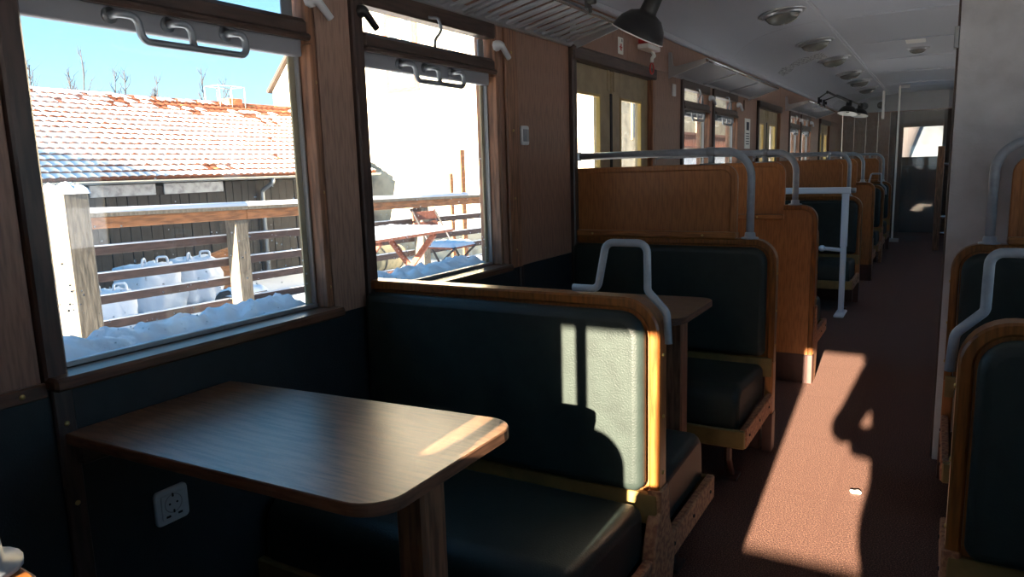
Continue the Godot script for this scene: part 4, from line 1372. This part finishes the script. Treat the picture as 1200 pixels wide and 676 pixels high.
	# ---- the plastered house
	var ho := thing("house", Vector3(-13.0, -1.2, -30.0), "tall pale plastered house with a steep gable, bright in the sun", "house")
	st = S()
	puff(st, PackedVector2Array([Vector2(-18.7, -1.4), Vector2(-7.2, -1.4), Vector2(-7.2, 4.0), Vector2(-12.95, 10.2), Vector2(-18.7, 4.0)]), Transform3D(Basis.IDENTITY, Vector3(0, 0, -48)), 31.0)
	mesh("wall", st, M.plaster, ho)
	st = S()
	bx(st, -7.2, -7.16, -1.4, 4.0, -48, -17.02)
	mesh("side_wall", st, M.plaster_grey, ho)
	st = S()
	for k in [1, -1]:
		bar(st, Vector3(-12.95 + 5.85 * k, 3.89, -32.45), Vector3(-12.95, 10.2, -32.45), 31.2, 0.09)
	mesh("roof", st, M.slat_dark, ho)
	for w in [[-13.82, -12.98, 3.62, 5.5]]:
		st = S()
		bx(st, w[0] - 0.16, w[1] + 0.16, w[2] - 0.12, w[3] + 0.16, -17.0, -16.96)
		mesh("brick_surround", st, M.brick, ho)
		st = S()
		for e in [[w[0], w[0] + 0.07], [w[1] - 0.07, w[1]], [(w[0] + w[1]) / 2 - 0.05, (w[0] + w[1]) / 2 + 0.05]]: bx(st, e[0], e[1], w[2], w[3], -16.97, -16.92)
		for y in [w[2] + 0.03, lerpf(w[2], w[3], 0.62), w[3] - 0.03]: bx(st, w[0], w[1], y - 0.04, y + 0.04, -16.97, -16.925)
		var fr := mesh("window", st, M.plaster, ho)
		for i in 2:
			for k in 2:
				st = S()
				var xa := lerpf(w[0], w[1], i / 2.0) + 0.05
				var ya: float = [w[2], lerpf(w[2], w[3], 0.62)][k] + 0.05
				bx(st, xa, xa + 0.33, ya, [lerpf(w[2], w[3], 0.62), w[3]][k] - 0.05, -16.96, -16.95)
				mesh("pane", st, M.house_pane, fr)
	st = S()
	bx(st, -16.6, -14.8, 0.15, 0.32, -17.0, -16.75, 0.01)
	mesh("timber_ledge", st, M.larch, ho)
	st = S()   # a wooden gallery along the side of the house
	var ba := thing("gallery", Vector3(-6.9, -1.2, -28.0), "red-brown wooden gallery railing along the side of the house", "railing")
	st = S()
	bx(st, -6.98, -6.35, 1.15, 1.66, -44.0, -19.4)
	mesh("floor_slab", st, M.shed_pale, ba)
	st = S()
	bx(st, -6.46, -6.36, 2.06, 2.13, -44.0, -19.4)
	bx(st, -6.44, -6.38, 1.68, 1.74, -44.0, -19.4)
	mesh("rails", st, M.balcony, ba)
	st = S()
	z = -19.4
	while z > -44.0:
		bx(st, -6.43, -6.39, 1.7, 2.08, z - 0.09, z)
		z -= 0.16
	mesh("balusters", st, M.balcony, ba, "stuff")
	for zz in [-19.5, -23.0, -27.0, -31.0, -36.0, -41.0]:
		st = S()
		bx(st, -6.5, -6.34, -1.3, 2.1, zz - 0.16, zz)
		mesh("post", st, M.balcony, ba)
	for w in [[-18.6, 1.9, 0.8, 1.3], [-24.5, 1.5, 0.9, 1.5], [-30.0, 1.5, 0.9, 1.5]]:
		st = S()
		bx(st, -7.17, -7.12, w[1], w[1] + w[3], w[0] - w[2], w[0], 0.005)
		var hw := mesh("window", st, M.cream, ho)
		for e in [[w[0] - w[2] + 0.06, w[0] - w[2] / 2 - 0.02], [w[0] - w[2] / 2 + 0.02, w[0] - 0.06]]:
			st = S()
			bx(st, -7.13, -7.115, w[1] + 0.06, w[1] + w[3] - 0.06, e[0], e[1])
			mesh("pane", st, M.house_pane, hw)
	# ---- what stands behind the photographer and shades the yard, and the bank beyond the far end of the coach
	var bn := thing("barn", Vector3(-25.0, -1.2, 19.0), "large barn behind the photographer that throws its shadow over the yard", "barn")
	st = S()
	bx(st, -42.0, -8.5, -1.3, 6.6, 15.5, 24.0)
	mesh("wall", st, M.shed_board, bn)
	st = S()
	bx(st, -42.4, -8.1, 6.6, 7.7, 15.0, 24.5, 0.3)
	mesh("roof", st, M.tile, bn)
	var bk := setting("ground_bank", Vector3(0, -1.2, -27.0), "snowy bank beyond the far end of the coach")
	st = S(1)
	blob(st, Vector3(1.0, -1.4, -30.0), Vector3(9.0, 6.5, 7.0), 0.2, 70, 18)
	mesh("bank", st, M.bank, bk)
	st = S(1)
	tube(st, PackedVector3Array([Vector3(-1.3, -1.0, -21.8), Vector3(-1.0, 1.5, -21.9), Vector3(-0.2, 4.0, -22.2), Vector3(0.3, 7.0, -22.4)]), 0.32, 10, 0.2)
	tag(mesh("bare_tree", st, M.bark), "leaning bare tree seen through the far door's window", "tree")
	# ---- things lying in the yard behind the railing
	var bags := [[-12.3, -7.95, 0.52, 0.5, "large white bulk bag with two puckered corners, left of the leaning board"], [-12.5, -9.0, 0.5, 0.49, "large white bulk bag right of the other one, in the yard"], [-11.2, -6.45, 0.42, 0.40, "lower white bag beside the thick grey post"]]
	for i in 3:
		var b: Array = bags[i]
		var bg := thing("bulk_bag", Vector3(b[0], -1.2, b[1]), b[4], "bag")
		st = S(1)
		blob(st, Vector3(b[0], -1.2 + b[3], b[1]), Vector3(b[2] * 0.86, b[3] * 0.92, b[2] * 0.86), 0.22, 80 + i, 16, 0.72)
		mesh("sack", st, M.bag, bg)
		st = S(1)
		for k in [-1, 1]:
			tube(st, bend([[Vector3(b[0] + 0.2, -1.25 + b[3] * 1.85, b[1] + 0.26 * k)], [Vector3(b[0] + 0.22, -1.14 + b[3] * 2.0, b[1] + 0.24 * k), 0.04], [Vector3(b[0] + 0.1, -1.14 + b[3] * 2.0, b[1] + 0.12 * k), 0.04], [Vector3(b[0] + 0.1, -1.25 + b[3] * 1.9, b[1] + 0.1 * k)]]), 0.02, 6)
		mesh("loop", st, M.bag, bg)
	st = S()
	box(st, Vector3(-12.9, -0.75, -10.0), Vector3(0.05, 1.1, 0.9), 0.01, Basis(Vector3.BACK, -0.25) * Basis(Vector3.RIGHT, 0.2))
	tag(mesh("leaning_board", st, M.larch), "pale board leaning behind the white bulk bags", "board")
	var lo := thing("log", Vector3(-10.6, -1.2, -8.6), "short dark log under a cap of snow, left of the railing post", "log")
	st = S(1)
	rod(st, Vector3(-10.6, -0.95, -8.2), Vector3(-10.7, -0.95, -9.0), 0.26, 14)
	mesh("trunk", st, M.bark, lo)
	snow_heap("snow", lo, -10.85, -10.4, -8.2, -9.0, -0.78, 0.12, 90, 0.05, "snow", 0.1)
	for i in 2:
		var c := Vector3([-11.8, -11.9][i], -0.86, [-12.5, -14.0][i])
		var br := thing("barrel", Vector3(c.x, -1.2, c.z), ["pale barrel lying in the yard, just right of the railing post", "second lying barrel, nearer the window's right edge"][i], "barrel")
		st = S(1)
		lathe(st, [[0.0, -0.5], [0.3, -0.5], [0.31, -0.46], [0.36, -0.15], [0.37, 0.0], [0.36, 0.15], [0.31, 0.46], [0.3, 0.5], [0.0, 0.48]], Transform3D(Basis(Vector3.UP, Vector3.BACK, Vector3.RIGHT), c), 20)
		mesh("body", st, M.barrel, br)
		st = S(1)
		for y in [-0.32, 0.32]: lathe(st, [[0.34, y - 0.03], [0.355, y], [0.34, y + 0.03]], Transform3D(Basis(Vector3.UP, Vector3.BACK, Vector3.RIGHT), c), 20)
		mesh("hoops", st, M.iron, br)
	var planks := [[-7.6, -11.2, 1.62, 0.14, "tall upright plank behind the railing, right side of the second window"], [-7.5, -10.7, 1.2, 0.1, "shorter upright plank beside the tall one"]]
	for p in planks:
		st = S()
		bx(st, p[0] - 0.04, p[0], -1.3, p[2], p[1] - p[3], p[1], 0.006)
		tag(mesh("upright_plank", st, M.larch), p[4], "plank")
	# ---- saplings on the rise behind the shed
	var trees := [[-13.94, 5.21], [-14.45, 5.09], [-15.16, 5.42], [-15.88, 5.94], [-16.1, 5.37], [-16.75, 4.96], [-17.35, 5.34], [-17.75, 5.52], [-18.1, 4.79], [-18.6, 4.79], [-19.44, 5.04], [-20.46, 5.67], [-20.93, 5.79], [-22.93, 5.62], [-24.09, 5.3]]
	var words := ["leftmost thin bare tree behind the shed ridge, at the window frame", "second thin bare tree from the left over the roof", "third bare tree from the left over the roof", "tallest bare tree, left half of the roof ridge", "slim bare tree close to the tallest one, on its right", "small bare tree between the tallest tree and the leaning pair", "left tree of the slanting pair over the roof", "right tree of the slanting pair over the roof", "low thin sapling right of the slanting pair", "low thin sapling in the middle of the ridge", "small sapling left of the two bushy trees", "left of the two bushy bare trees beside the roof frame", "right of the two bushy bare trees beside the roof frame", "bare tree just right of the metal roof frame", "low bare sapling left of the house gable"]
	for i in trees.size():
		bare_tree(-27.0 - (i % 3) * 1.4, trees[i][0], trees[i][1], 100 + i, words[i])

# ------------------------------------------------------------------ the photographer, whose shadow falls along the gangway
func nets(st: SurfaceTool, bones: Array, cell: float, k := 0.025) -> void:
	var lo := Vector3.INF
	var hi := -Vector3.INF
	for b in bones:
		var r: float = maxf(b[2], b[3]) + cell * 3
		lo = lo.min(b[0] - Vector3.ONE * r).min(b[1] - Vector3.ONE * r)
		hi = hi.max(b[0] + Vector3.ONE * r).max(b[1] + Vector3.ONE * r)
	var nx := int((hi.x - lo.x) / cell) + 1
	var ny := int((hi.y - lo.y) / cell) + 1
	var nz := int((hi.z - lo.z) / cell) + 1
	var f := PackedFloat32Array()
	f.resize(nx * ny * nz)
	f.fill(0.3)
	for b in bones:
		var a: Vector3 = b[0]
		var ab: Vector3 = b[1] - a
		var l2 := maxf(ab.length_squared(), 1e-9)
		var r := maxf(b[2], b[3]) + k + cell * 2
		var p0 := ((a.min(b[1]) - Vector3.ONE * r) - lo) / cell
		var p1 := ((a.max(b[1]) + Vector3.ONE * r) - lo) / cell
		for z in range(maxi(0, int(p0.z)), mini(nz, int(p1.z) + 2)):
			for y in range(maxi(0, int(p0.y)), mini(ny, int(p1.y) + 2)):
				var row := (z * ny + y) * nx
				for x in range(maxi(0, int(p0.x)), mini(nx, int(p1.x) + 2)):
					var p := lo + Vector3(x, y, z) * cell
					var t := clampf((p - a).dot(ab) / l2, 0.0, 1.0)
					var d := p.distance_to(a + ab * t) - lerpf(b[2], b[3], t)
					var o := f[row + x]
					var h := maxf(k - absf(d - o), 0.0) / k
					f[row + x] = minf(d, o) - h * h * k * 0.25
	var at := {}
	var cells := PackedInt32Array()
	var offs := [0, 1, nx, nx + 1, nx * ny, nx * ny + 1, nx * ny + nx, nx * ny + nx + 1]
	for z in nz - 1:
		for y in ny - 1:
			var row := (z * ny + y) * nx
			for x in nx - 1:
				var i := row + x
				if f[i] > cell * 3: continue
				var inside := 0
				for o in offs:
					if f[i + o] < 0: inside += 1
				if inside == 0 or inside == 8: continue
				var s := Vector3.ZERO
				var c := 0
				for e in [[0, 1], [2, 3], [4, 5], [6, 7], [0, 2], [1, 3], [4, 6], [5, 7], [0, 4], [1, 5], [2, 6], [3, 7]]:
					var u: float = f[i + offs[e[0]]]
					var v: float = f[i + offs[e[1]]]
					if (u < 0) != (v < 0):
						var t := u / (u - v)
						s += Vector3(e[0] & 1, (e[0] >> 1) & 1, (e[0] >> 2) & 1).lerp(Vector3(e[1] & 1, (e[1] >> 1) & 1, (e[1] >> 2) & 1), t)
						c += 1
				at[i] = lo + (Vector3(x, y, z) + s / c) * cell
				cells.append(i)
	for i in cells:
		for ax in 3:
			var d: int = [1, nx, nx * ny][ax]
			var p: int = [nx, nx * ny, 1][ax]
			var q: int = [nx * ny, 1, nx][ax]
			var u := f[i]
			var v := f[i + d]
			if (u < 0) == (v < 0): continue
			if not (at.has(i - p) and at.has(i - q) and at.has(i - p - q)): continue
			if u < 0: quad(st, at[i - p - q], at[i - q], at[i], at[i - p])
			else: quad(st, at[i - p], at[i], at[i - q], at[i - p - q])

func build_person(cam: Basis) -> void:
	var o := Vector3(0.22, 0, 0.46)
	var t := thing("person", o, "person in a dark coat standing in the gangway and holding a phone out in front", "person")
	var v := func(x: float, y: float, z: float) -> Vector3: return o + Vector3(x, y, z)
	var eye := Vector3(0, 1.25, 0)
	var ph := eye + cam.z * 0.014 + cam.x * 0.03
	var hl := ph - cam.x * 0.085 + cam.z * 0.03 - cam.y * 0.02
	var hr := ph + cam.x * 0.085 + cam.z * 0.03 - cam.y * 0.02
	var el := Vector3(-0.10, 0.99, 0.33)
	var er := Vector3(0.44, 0.99, 0.3)
	var sl: Vector3 = v.call(-0.175, 1.27, 0.0)
	var sr: Vector3 = v.call(0.175, 1.27, 0.0)
	var body := [
		[v.call(-0.09, 0.80, 0.0), v.call(-0.09, 0.44, 0.01), 0.085, 0.055], [v.call(-0.09, 0.44, 0.01), v.call(-0.10, 0.08, 0.03), 0.052, 0.036],
		[v.call(0.09, 0.80, 0.0), v.call(0.09, 0.44, 0.01), 0.085, 0.055], [v.call(0.09, 0.44, 0.01), v.call(0.10, 0.08, 0.03), 0.052, 0.036],
		[v.call(-0.10, 0.04, 0.03), v.call(-0.12, 0.035, -0.14), 0.036, 0.03], [v.call(0.10, 0.04, 0.03), v.call(0.12, 0.035, -0.14), 0.036, 0.03],
		[v.call(-0.07, 0.83, 0.0), v.call(0.07, 0.83, 0.0), 0.115, 0.115], [v.call(0, 0.85, 0.0), v.call(0, 1.05, 0.0), 0.115, 0.11],
		[v.call(-0.07, 1.13, 0.0), v.call(0.07, 1.13, 0.0), 0.115, 0.115], [v.call(-0.14, 1.26, 0.0), v.call(0.14, 1.26, 0.0), 0.062, 0.062],
		[v.call(0, 1.24, 0.0), v.call(0, 1.37, -0.02), 0.058, 0.05],
		[sl, el, 0.052, 0.04], [el, hl, 0.04, 0.026], [sr, er, 0.052, 0.04], [er, hr, 0.04, 0.026]]
	var st := S(1)
	nets(st, body, 0.014)
	var hc: Vector3 = v.call(0, 1.475, -0.05)
	var head := [[hc + Vector3(0, 0.03, 0.02), hc + Vector3(0, 0.02, -0.02), 0.082, 0.08], [hc + Vector3(0, -0.02, -0.02), hc + Vector3(0, -0.075, -0.045), 0.066, 0.04],
		[hc + Vector3(0, 0.005, -0.095), hc + Vector3(0, -0.03, -0.112), 0.010, 0.015], [hc + Vector3(-0.025, -0.062, -0.088), hc + Vector3(0.025, -0.062, -0.088), 0.008, 0.008],
		[hc + Vector3(-0.08, 0.0, 0.0), hc + Vector3(-0.083, -0.035, 0.0), 0.014, 0.009], [hc + Vector3(0.08, 0.0, 0.0), hc + Vector3(0.083, -0.035, 0.0), 0.014, 0.009],
		[hc + Vector3(-0.045, 0.03, -0.082), hc + Vector3(0.045, 0.03, -0.082), 0.012, 0.012], [hc + Vector3(0, -0.07, 0.02), hc + Vector3(0, -0.13, 0.03), 0.05, 0.05]]
	nets(st, head, 0.006, 0.012)
	for s in [-1, 1]:
		var w: Vector3 = hl if s < 0 else hr
		var inw: Vector3 = cam.x * -s
		var hand := [[w, w + cam.z * -0.005 + cam.y * 0.035 - inw * 0.01, 0.026, 0.02], [w - cam.y * 0.015, w + cam.y * 0.045, 0.018, 0.016]]
		for i in 4:
			var b: Vector3 = w + cam.y * (0.045 - 0.021 * i) - inw * 0.012
			var ln: float = [0.9, 1.0, 0.95, 0.75][i]
			var c := b - cam.z * 0.035 * ln - inw * 0.014
			var d := c - cam.z * 0.022 * ln + inw * 0.018
			hand.append([b, c, 0.0092, 0.0088]); hand.append([c, d, 0.0088, 0.0082]); hand.append([d, d + inw * 0.022 * ln + cam.z * 0.004, 0.0082, 0.007])
		hand.append([w + cam.y * 0.01 + inw * 0.012, w + cam.y * 0.035 + inw * 0.03 + cam.z * 0.004, 0.013, 0.011])
		hand.append([w + cam.y * 0.035 + inw * 0.03 + cam.z * 0.004, w + cam.y * 0.045 + inw * 0.058 - cam.z * 0.008, 0.011, 0.009])
		nets(st, hand, 0.0042, 0.006)
	mesh("body", st, M.skin, t)
	st = S(1)
	var coat := [[v.call(-0.08, 0.76, 0.0), v.call(0.08, 0.76, 0.0), 0.145, 0.145], [v.call(-0.06, 0.8, 0.0), v.call(-0.07, 1.15, 0.0), 0.135, 0.14], [v.call(0.06, 0.8, 0.0), v.call(0.07, 1.15, 0.0), 0.135, 0.14],
		[v.call(-0.14, 1.25, 0.0), v.call(0.14, 1.25, 0.0), 0.082, 0.082], [v.call(0, 1.28, 0.01), v.call(0, 1.33, 0.0), 0.075, 0.07],
		[sl, el, 0.064, 0.054], [el, el.lerp(hl, 0.82), 0.054, 0.04], [sr, er, 0.072, 0.058], [er, er.lerp(hr, 0.82), 0.058, 0.042]]
	nets(st, coat, 0.016, 0.03)
	mesh("coat", st, M.coat, t)
	st = S(1)
	for s in [-1, 1]:
		nets(st, [[v.call(0.09 * s, 0.78, 0.0), v.call(0.09 * s, 0.44, 0.01), 0.098, 0.07], [v.call(0.09 * s, 0.44, 0.01), v.call(0.10 * s, 0.10, 0.03), 0.068, 0.055]], 0.016)
	mesh("trousers", st, M.jeans, t)
	st = S(1)
	for s in [-1, 1]:
		nets(st, [[v.call(0.10 * s, 0.052, 0.04), v.call(0.12 * s, 0.045, -0.16), 0.05, 0.042], [v.call(0.10 * s, 0.05, 0.05), v.call(0.10 * s, 0.13, 0.04), 0.046, 0.045]], 0.010)
	mesh("shoes", st, M.shoe, t)
	st = S(1)
	nets(st, [[hc + Vector3(0, 0.045, 0.015), hc + Vector3(0, 0.05, 0.03), 0.085, 0.084], [hc + Vector3(0, 0.0, 0.045), hc + Vector3(0, -0.06, 0.05), 0.07, 0.05]], 0.008, 0.012)
	mesh("hair", st, M.hair, t)
	st = S(1)
	for s in [-1, 1]: blob(st, hc + Vector3(0.03 * s, 0.005, -0.083), Vector3.ONE * 0.011, 0.0, 1, 8)
	mesh("eyes", st, M.lamp_white, t)
	var p := thing("phone", ph, "black phone held level in both hands", "phone")
	st = S()
	puff(st, rrect(0.155, 0.074, 0.01), Transform3D(cam, ph), 0.008, 0.002, 2)
	mesh("case", st, M.black, p)
	var sb := thing("shoulder_bag", Vector3(0.02, 0.86, 0.46), "small dark shoulder bag at the photographer's left elbow", "bag")
	st = S(1)
	blob(st, Vector3(0.03, 0.965, 0.41), Vector3(0.10, 0.05, 0.05), 0.0, 3, 12, 0.6)
	mesh("pouch", st, M.black, sb)
	st = S(1)
	tube(st, bend([[Vector3(0.05, 1.05, 0.36)], [Vector3(0.12, 1.36, 0.38), 0.05], [Vector3(0.14, 1.36, 0.56), 0.05], [Vector3(0.06, 1.05, 0.6)]]), 0.008, 6)
	mesh("strap", st, M.rubber, sb)

func _ready() -> void:
	# ---- camera
	var cam := Camera3D.new()
	cam.name = "camera"
	var R := Basis(Vector3(0.863762, -0.030071, -0.503001), Vector3(-0.056149, 0.986257, -0.155383), Vector3(0.500761, 0.162457, 0.850203))
	cam.transform = Transform3D(R.orthonormalized(), Vector3(0, 1.25, 0))
	cam.fov = rad_to_deg(2.0 * atan(338.0 / 853.58))
	cam.near = 0.02
	cam.far = 300.0
	add_child(cam)
	cam.current = true
	# ---- sky
	var sky := ProceduralSkyMaterial.new()
	sky.sky_top_color = Color(0.30, 0.58, 0.78)
	sky.sky_horizon_color = Color(0.72, 0.88, 0.94)
	sky.sky_curve = 0.12
	sky.ground_bottom_color = Color(0.75, 0.78, 0.82)
	sky.ground_horizon_color = Color(0.8, 0.86, 0.9)
	sky.sky_energy_multiplier = SKY_E
	sky.ground_energy_multiplier = SKY_E * 0.8
	var env := Environment.new()
	env.background_mode = Environment.BG_SKY
	env.sky = Sky.new()
	env.sky.sky_material = sky
	env.tonemap_mode = Environment.TONE_MAPPER_LINEAR
	env.tonemap_exposure = EXPOSURE
	env.sdfgi_enabled = true
	env.ssao_enabled = true
	env.ssil_enabled = true
	var we := WorldEnvironment.new()
	we.name = "world_environment"
	we.environment = env
	add_child(we)
	# ---- low winter sun, shining down the length of the coach from behind the camera
	var sun := DirectionalLight3D.new()
	sun.name = "sun"
	sun.basis = Basis.looking_at(Vector3(-0.058, -0.25, -1.0).normalized())
	sun.light_color = Color(1.0, 0.93, 0.82)
	sun.light_energy = SUN_E
	sun.light_angular_distance = 0.5
	sun.shadow_enabled = true
	add_child(sun)
	# ---- the place
	make_materials()
	build_coach()
	build_outdoors()
	build_fittings()
	build_person(R.orthonormalized())
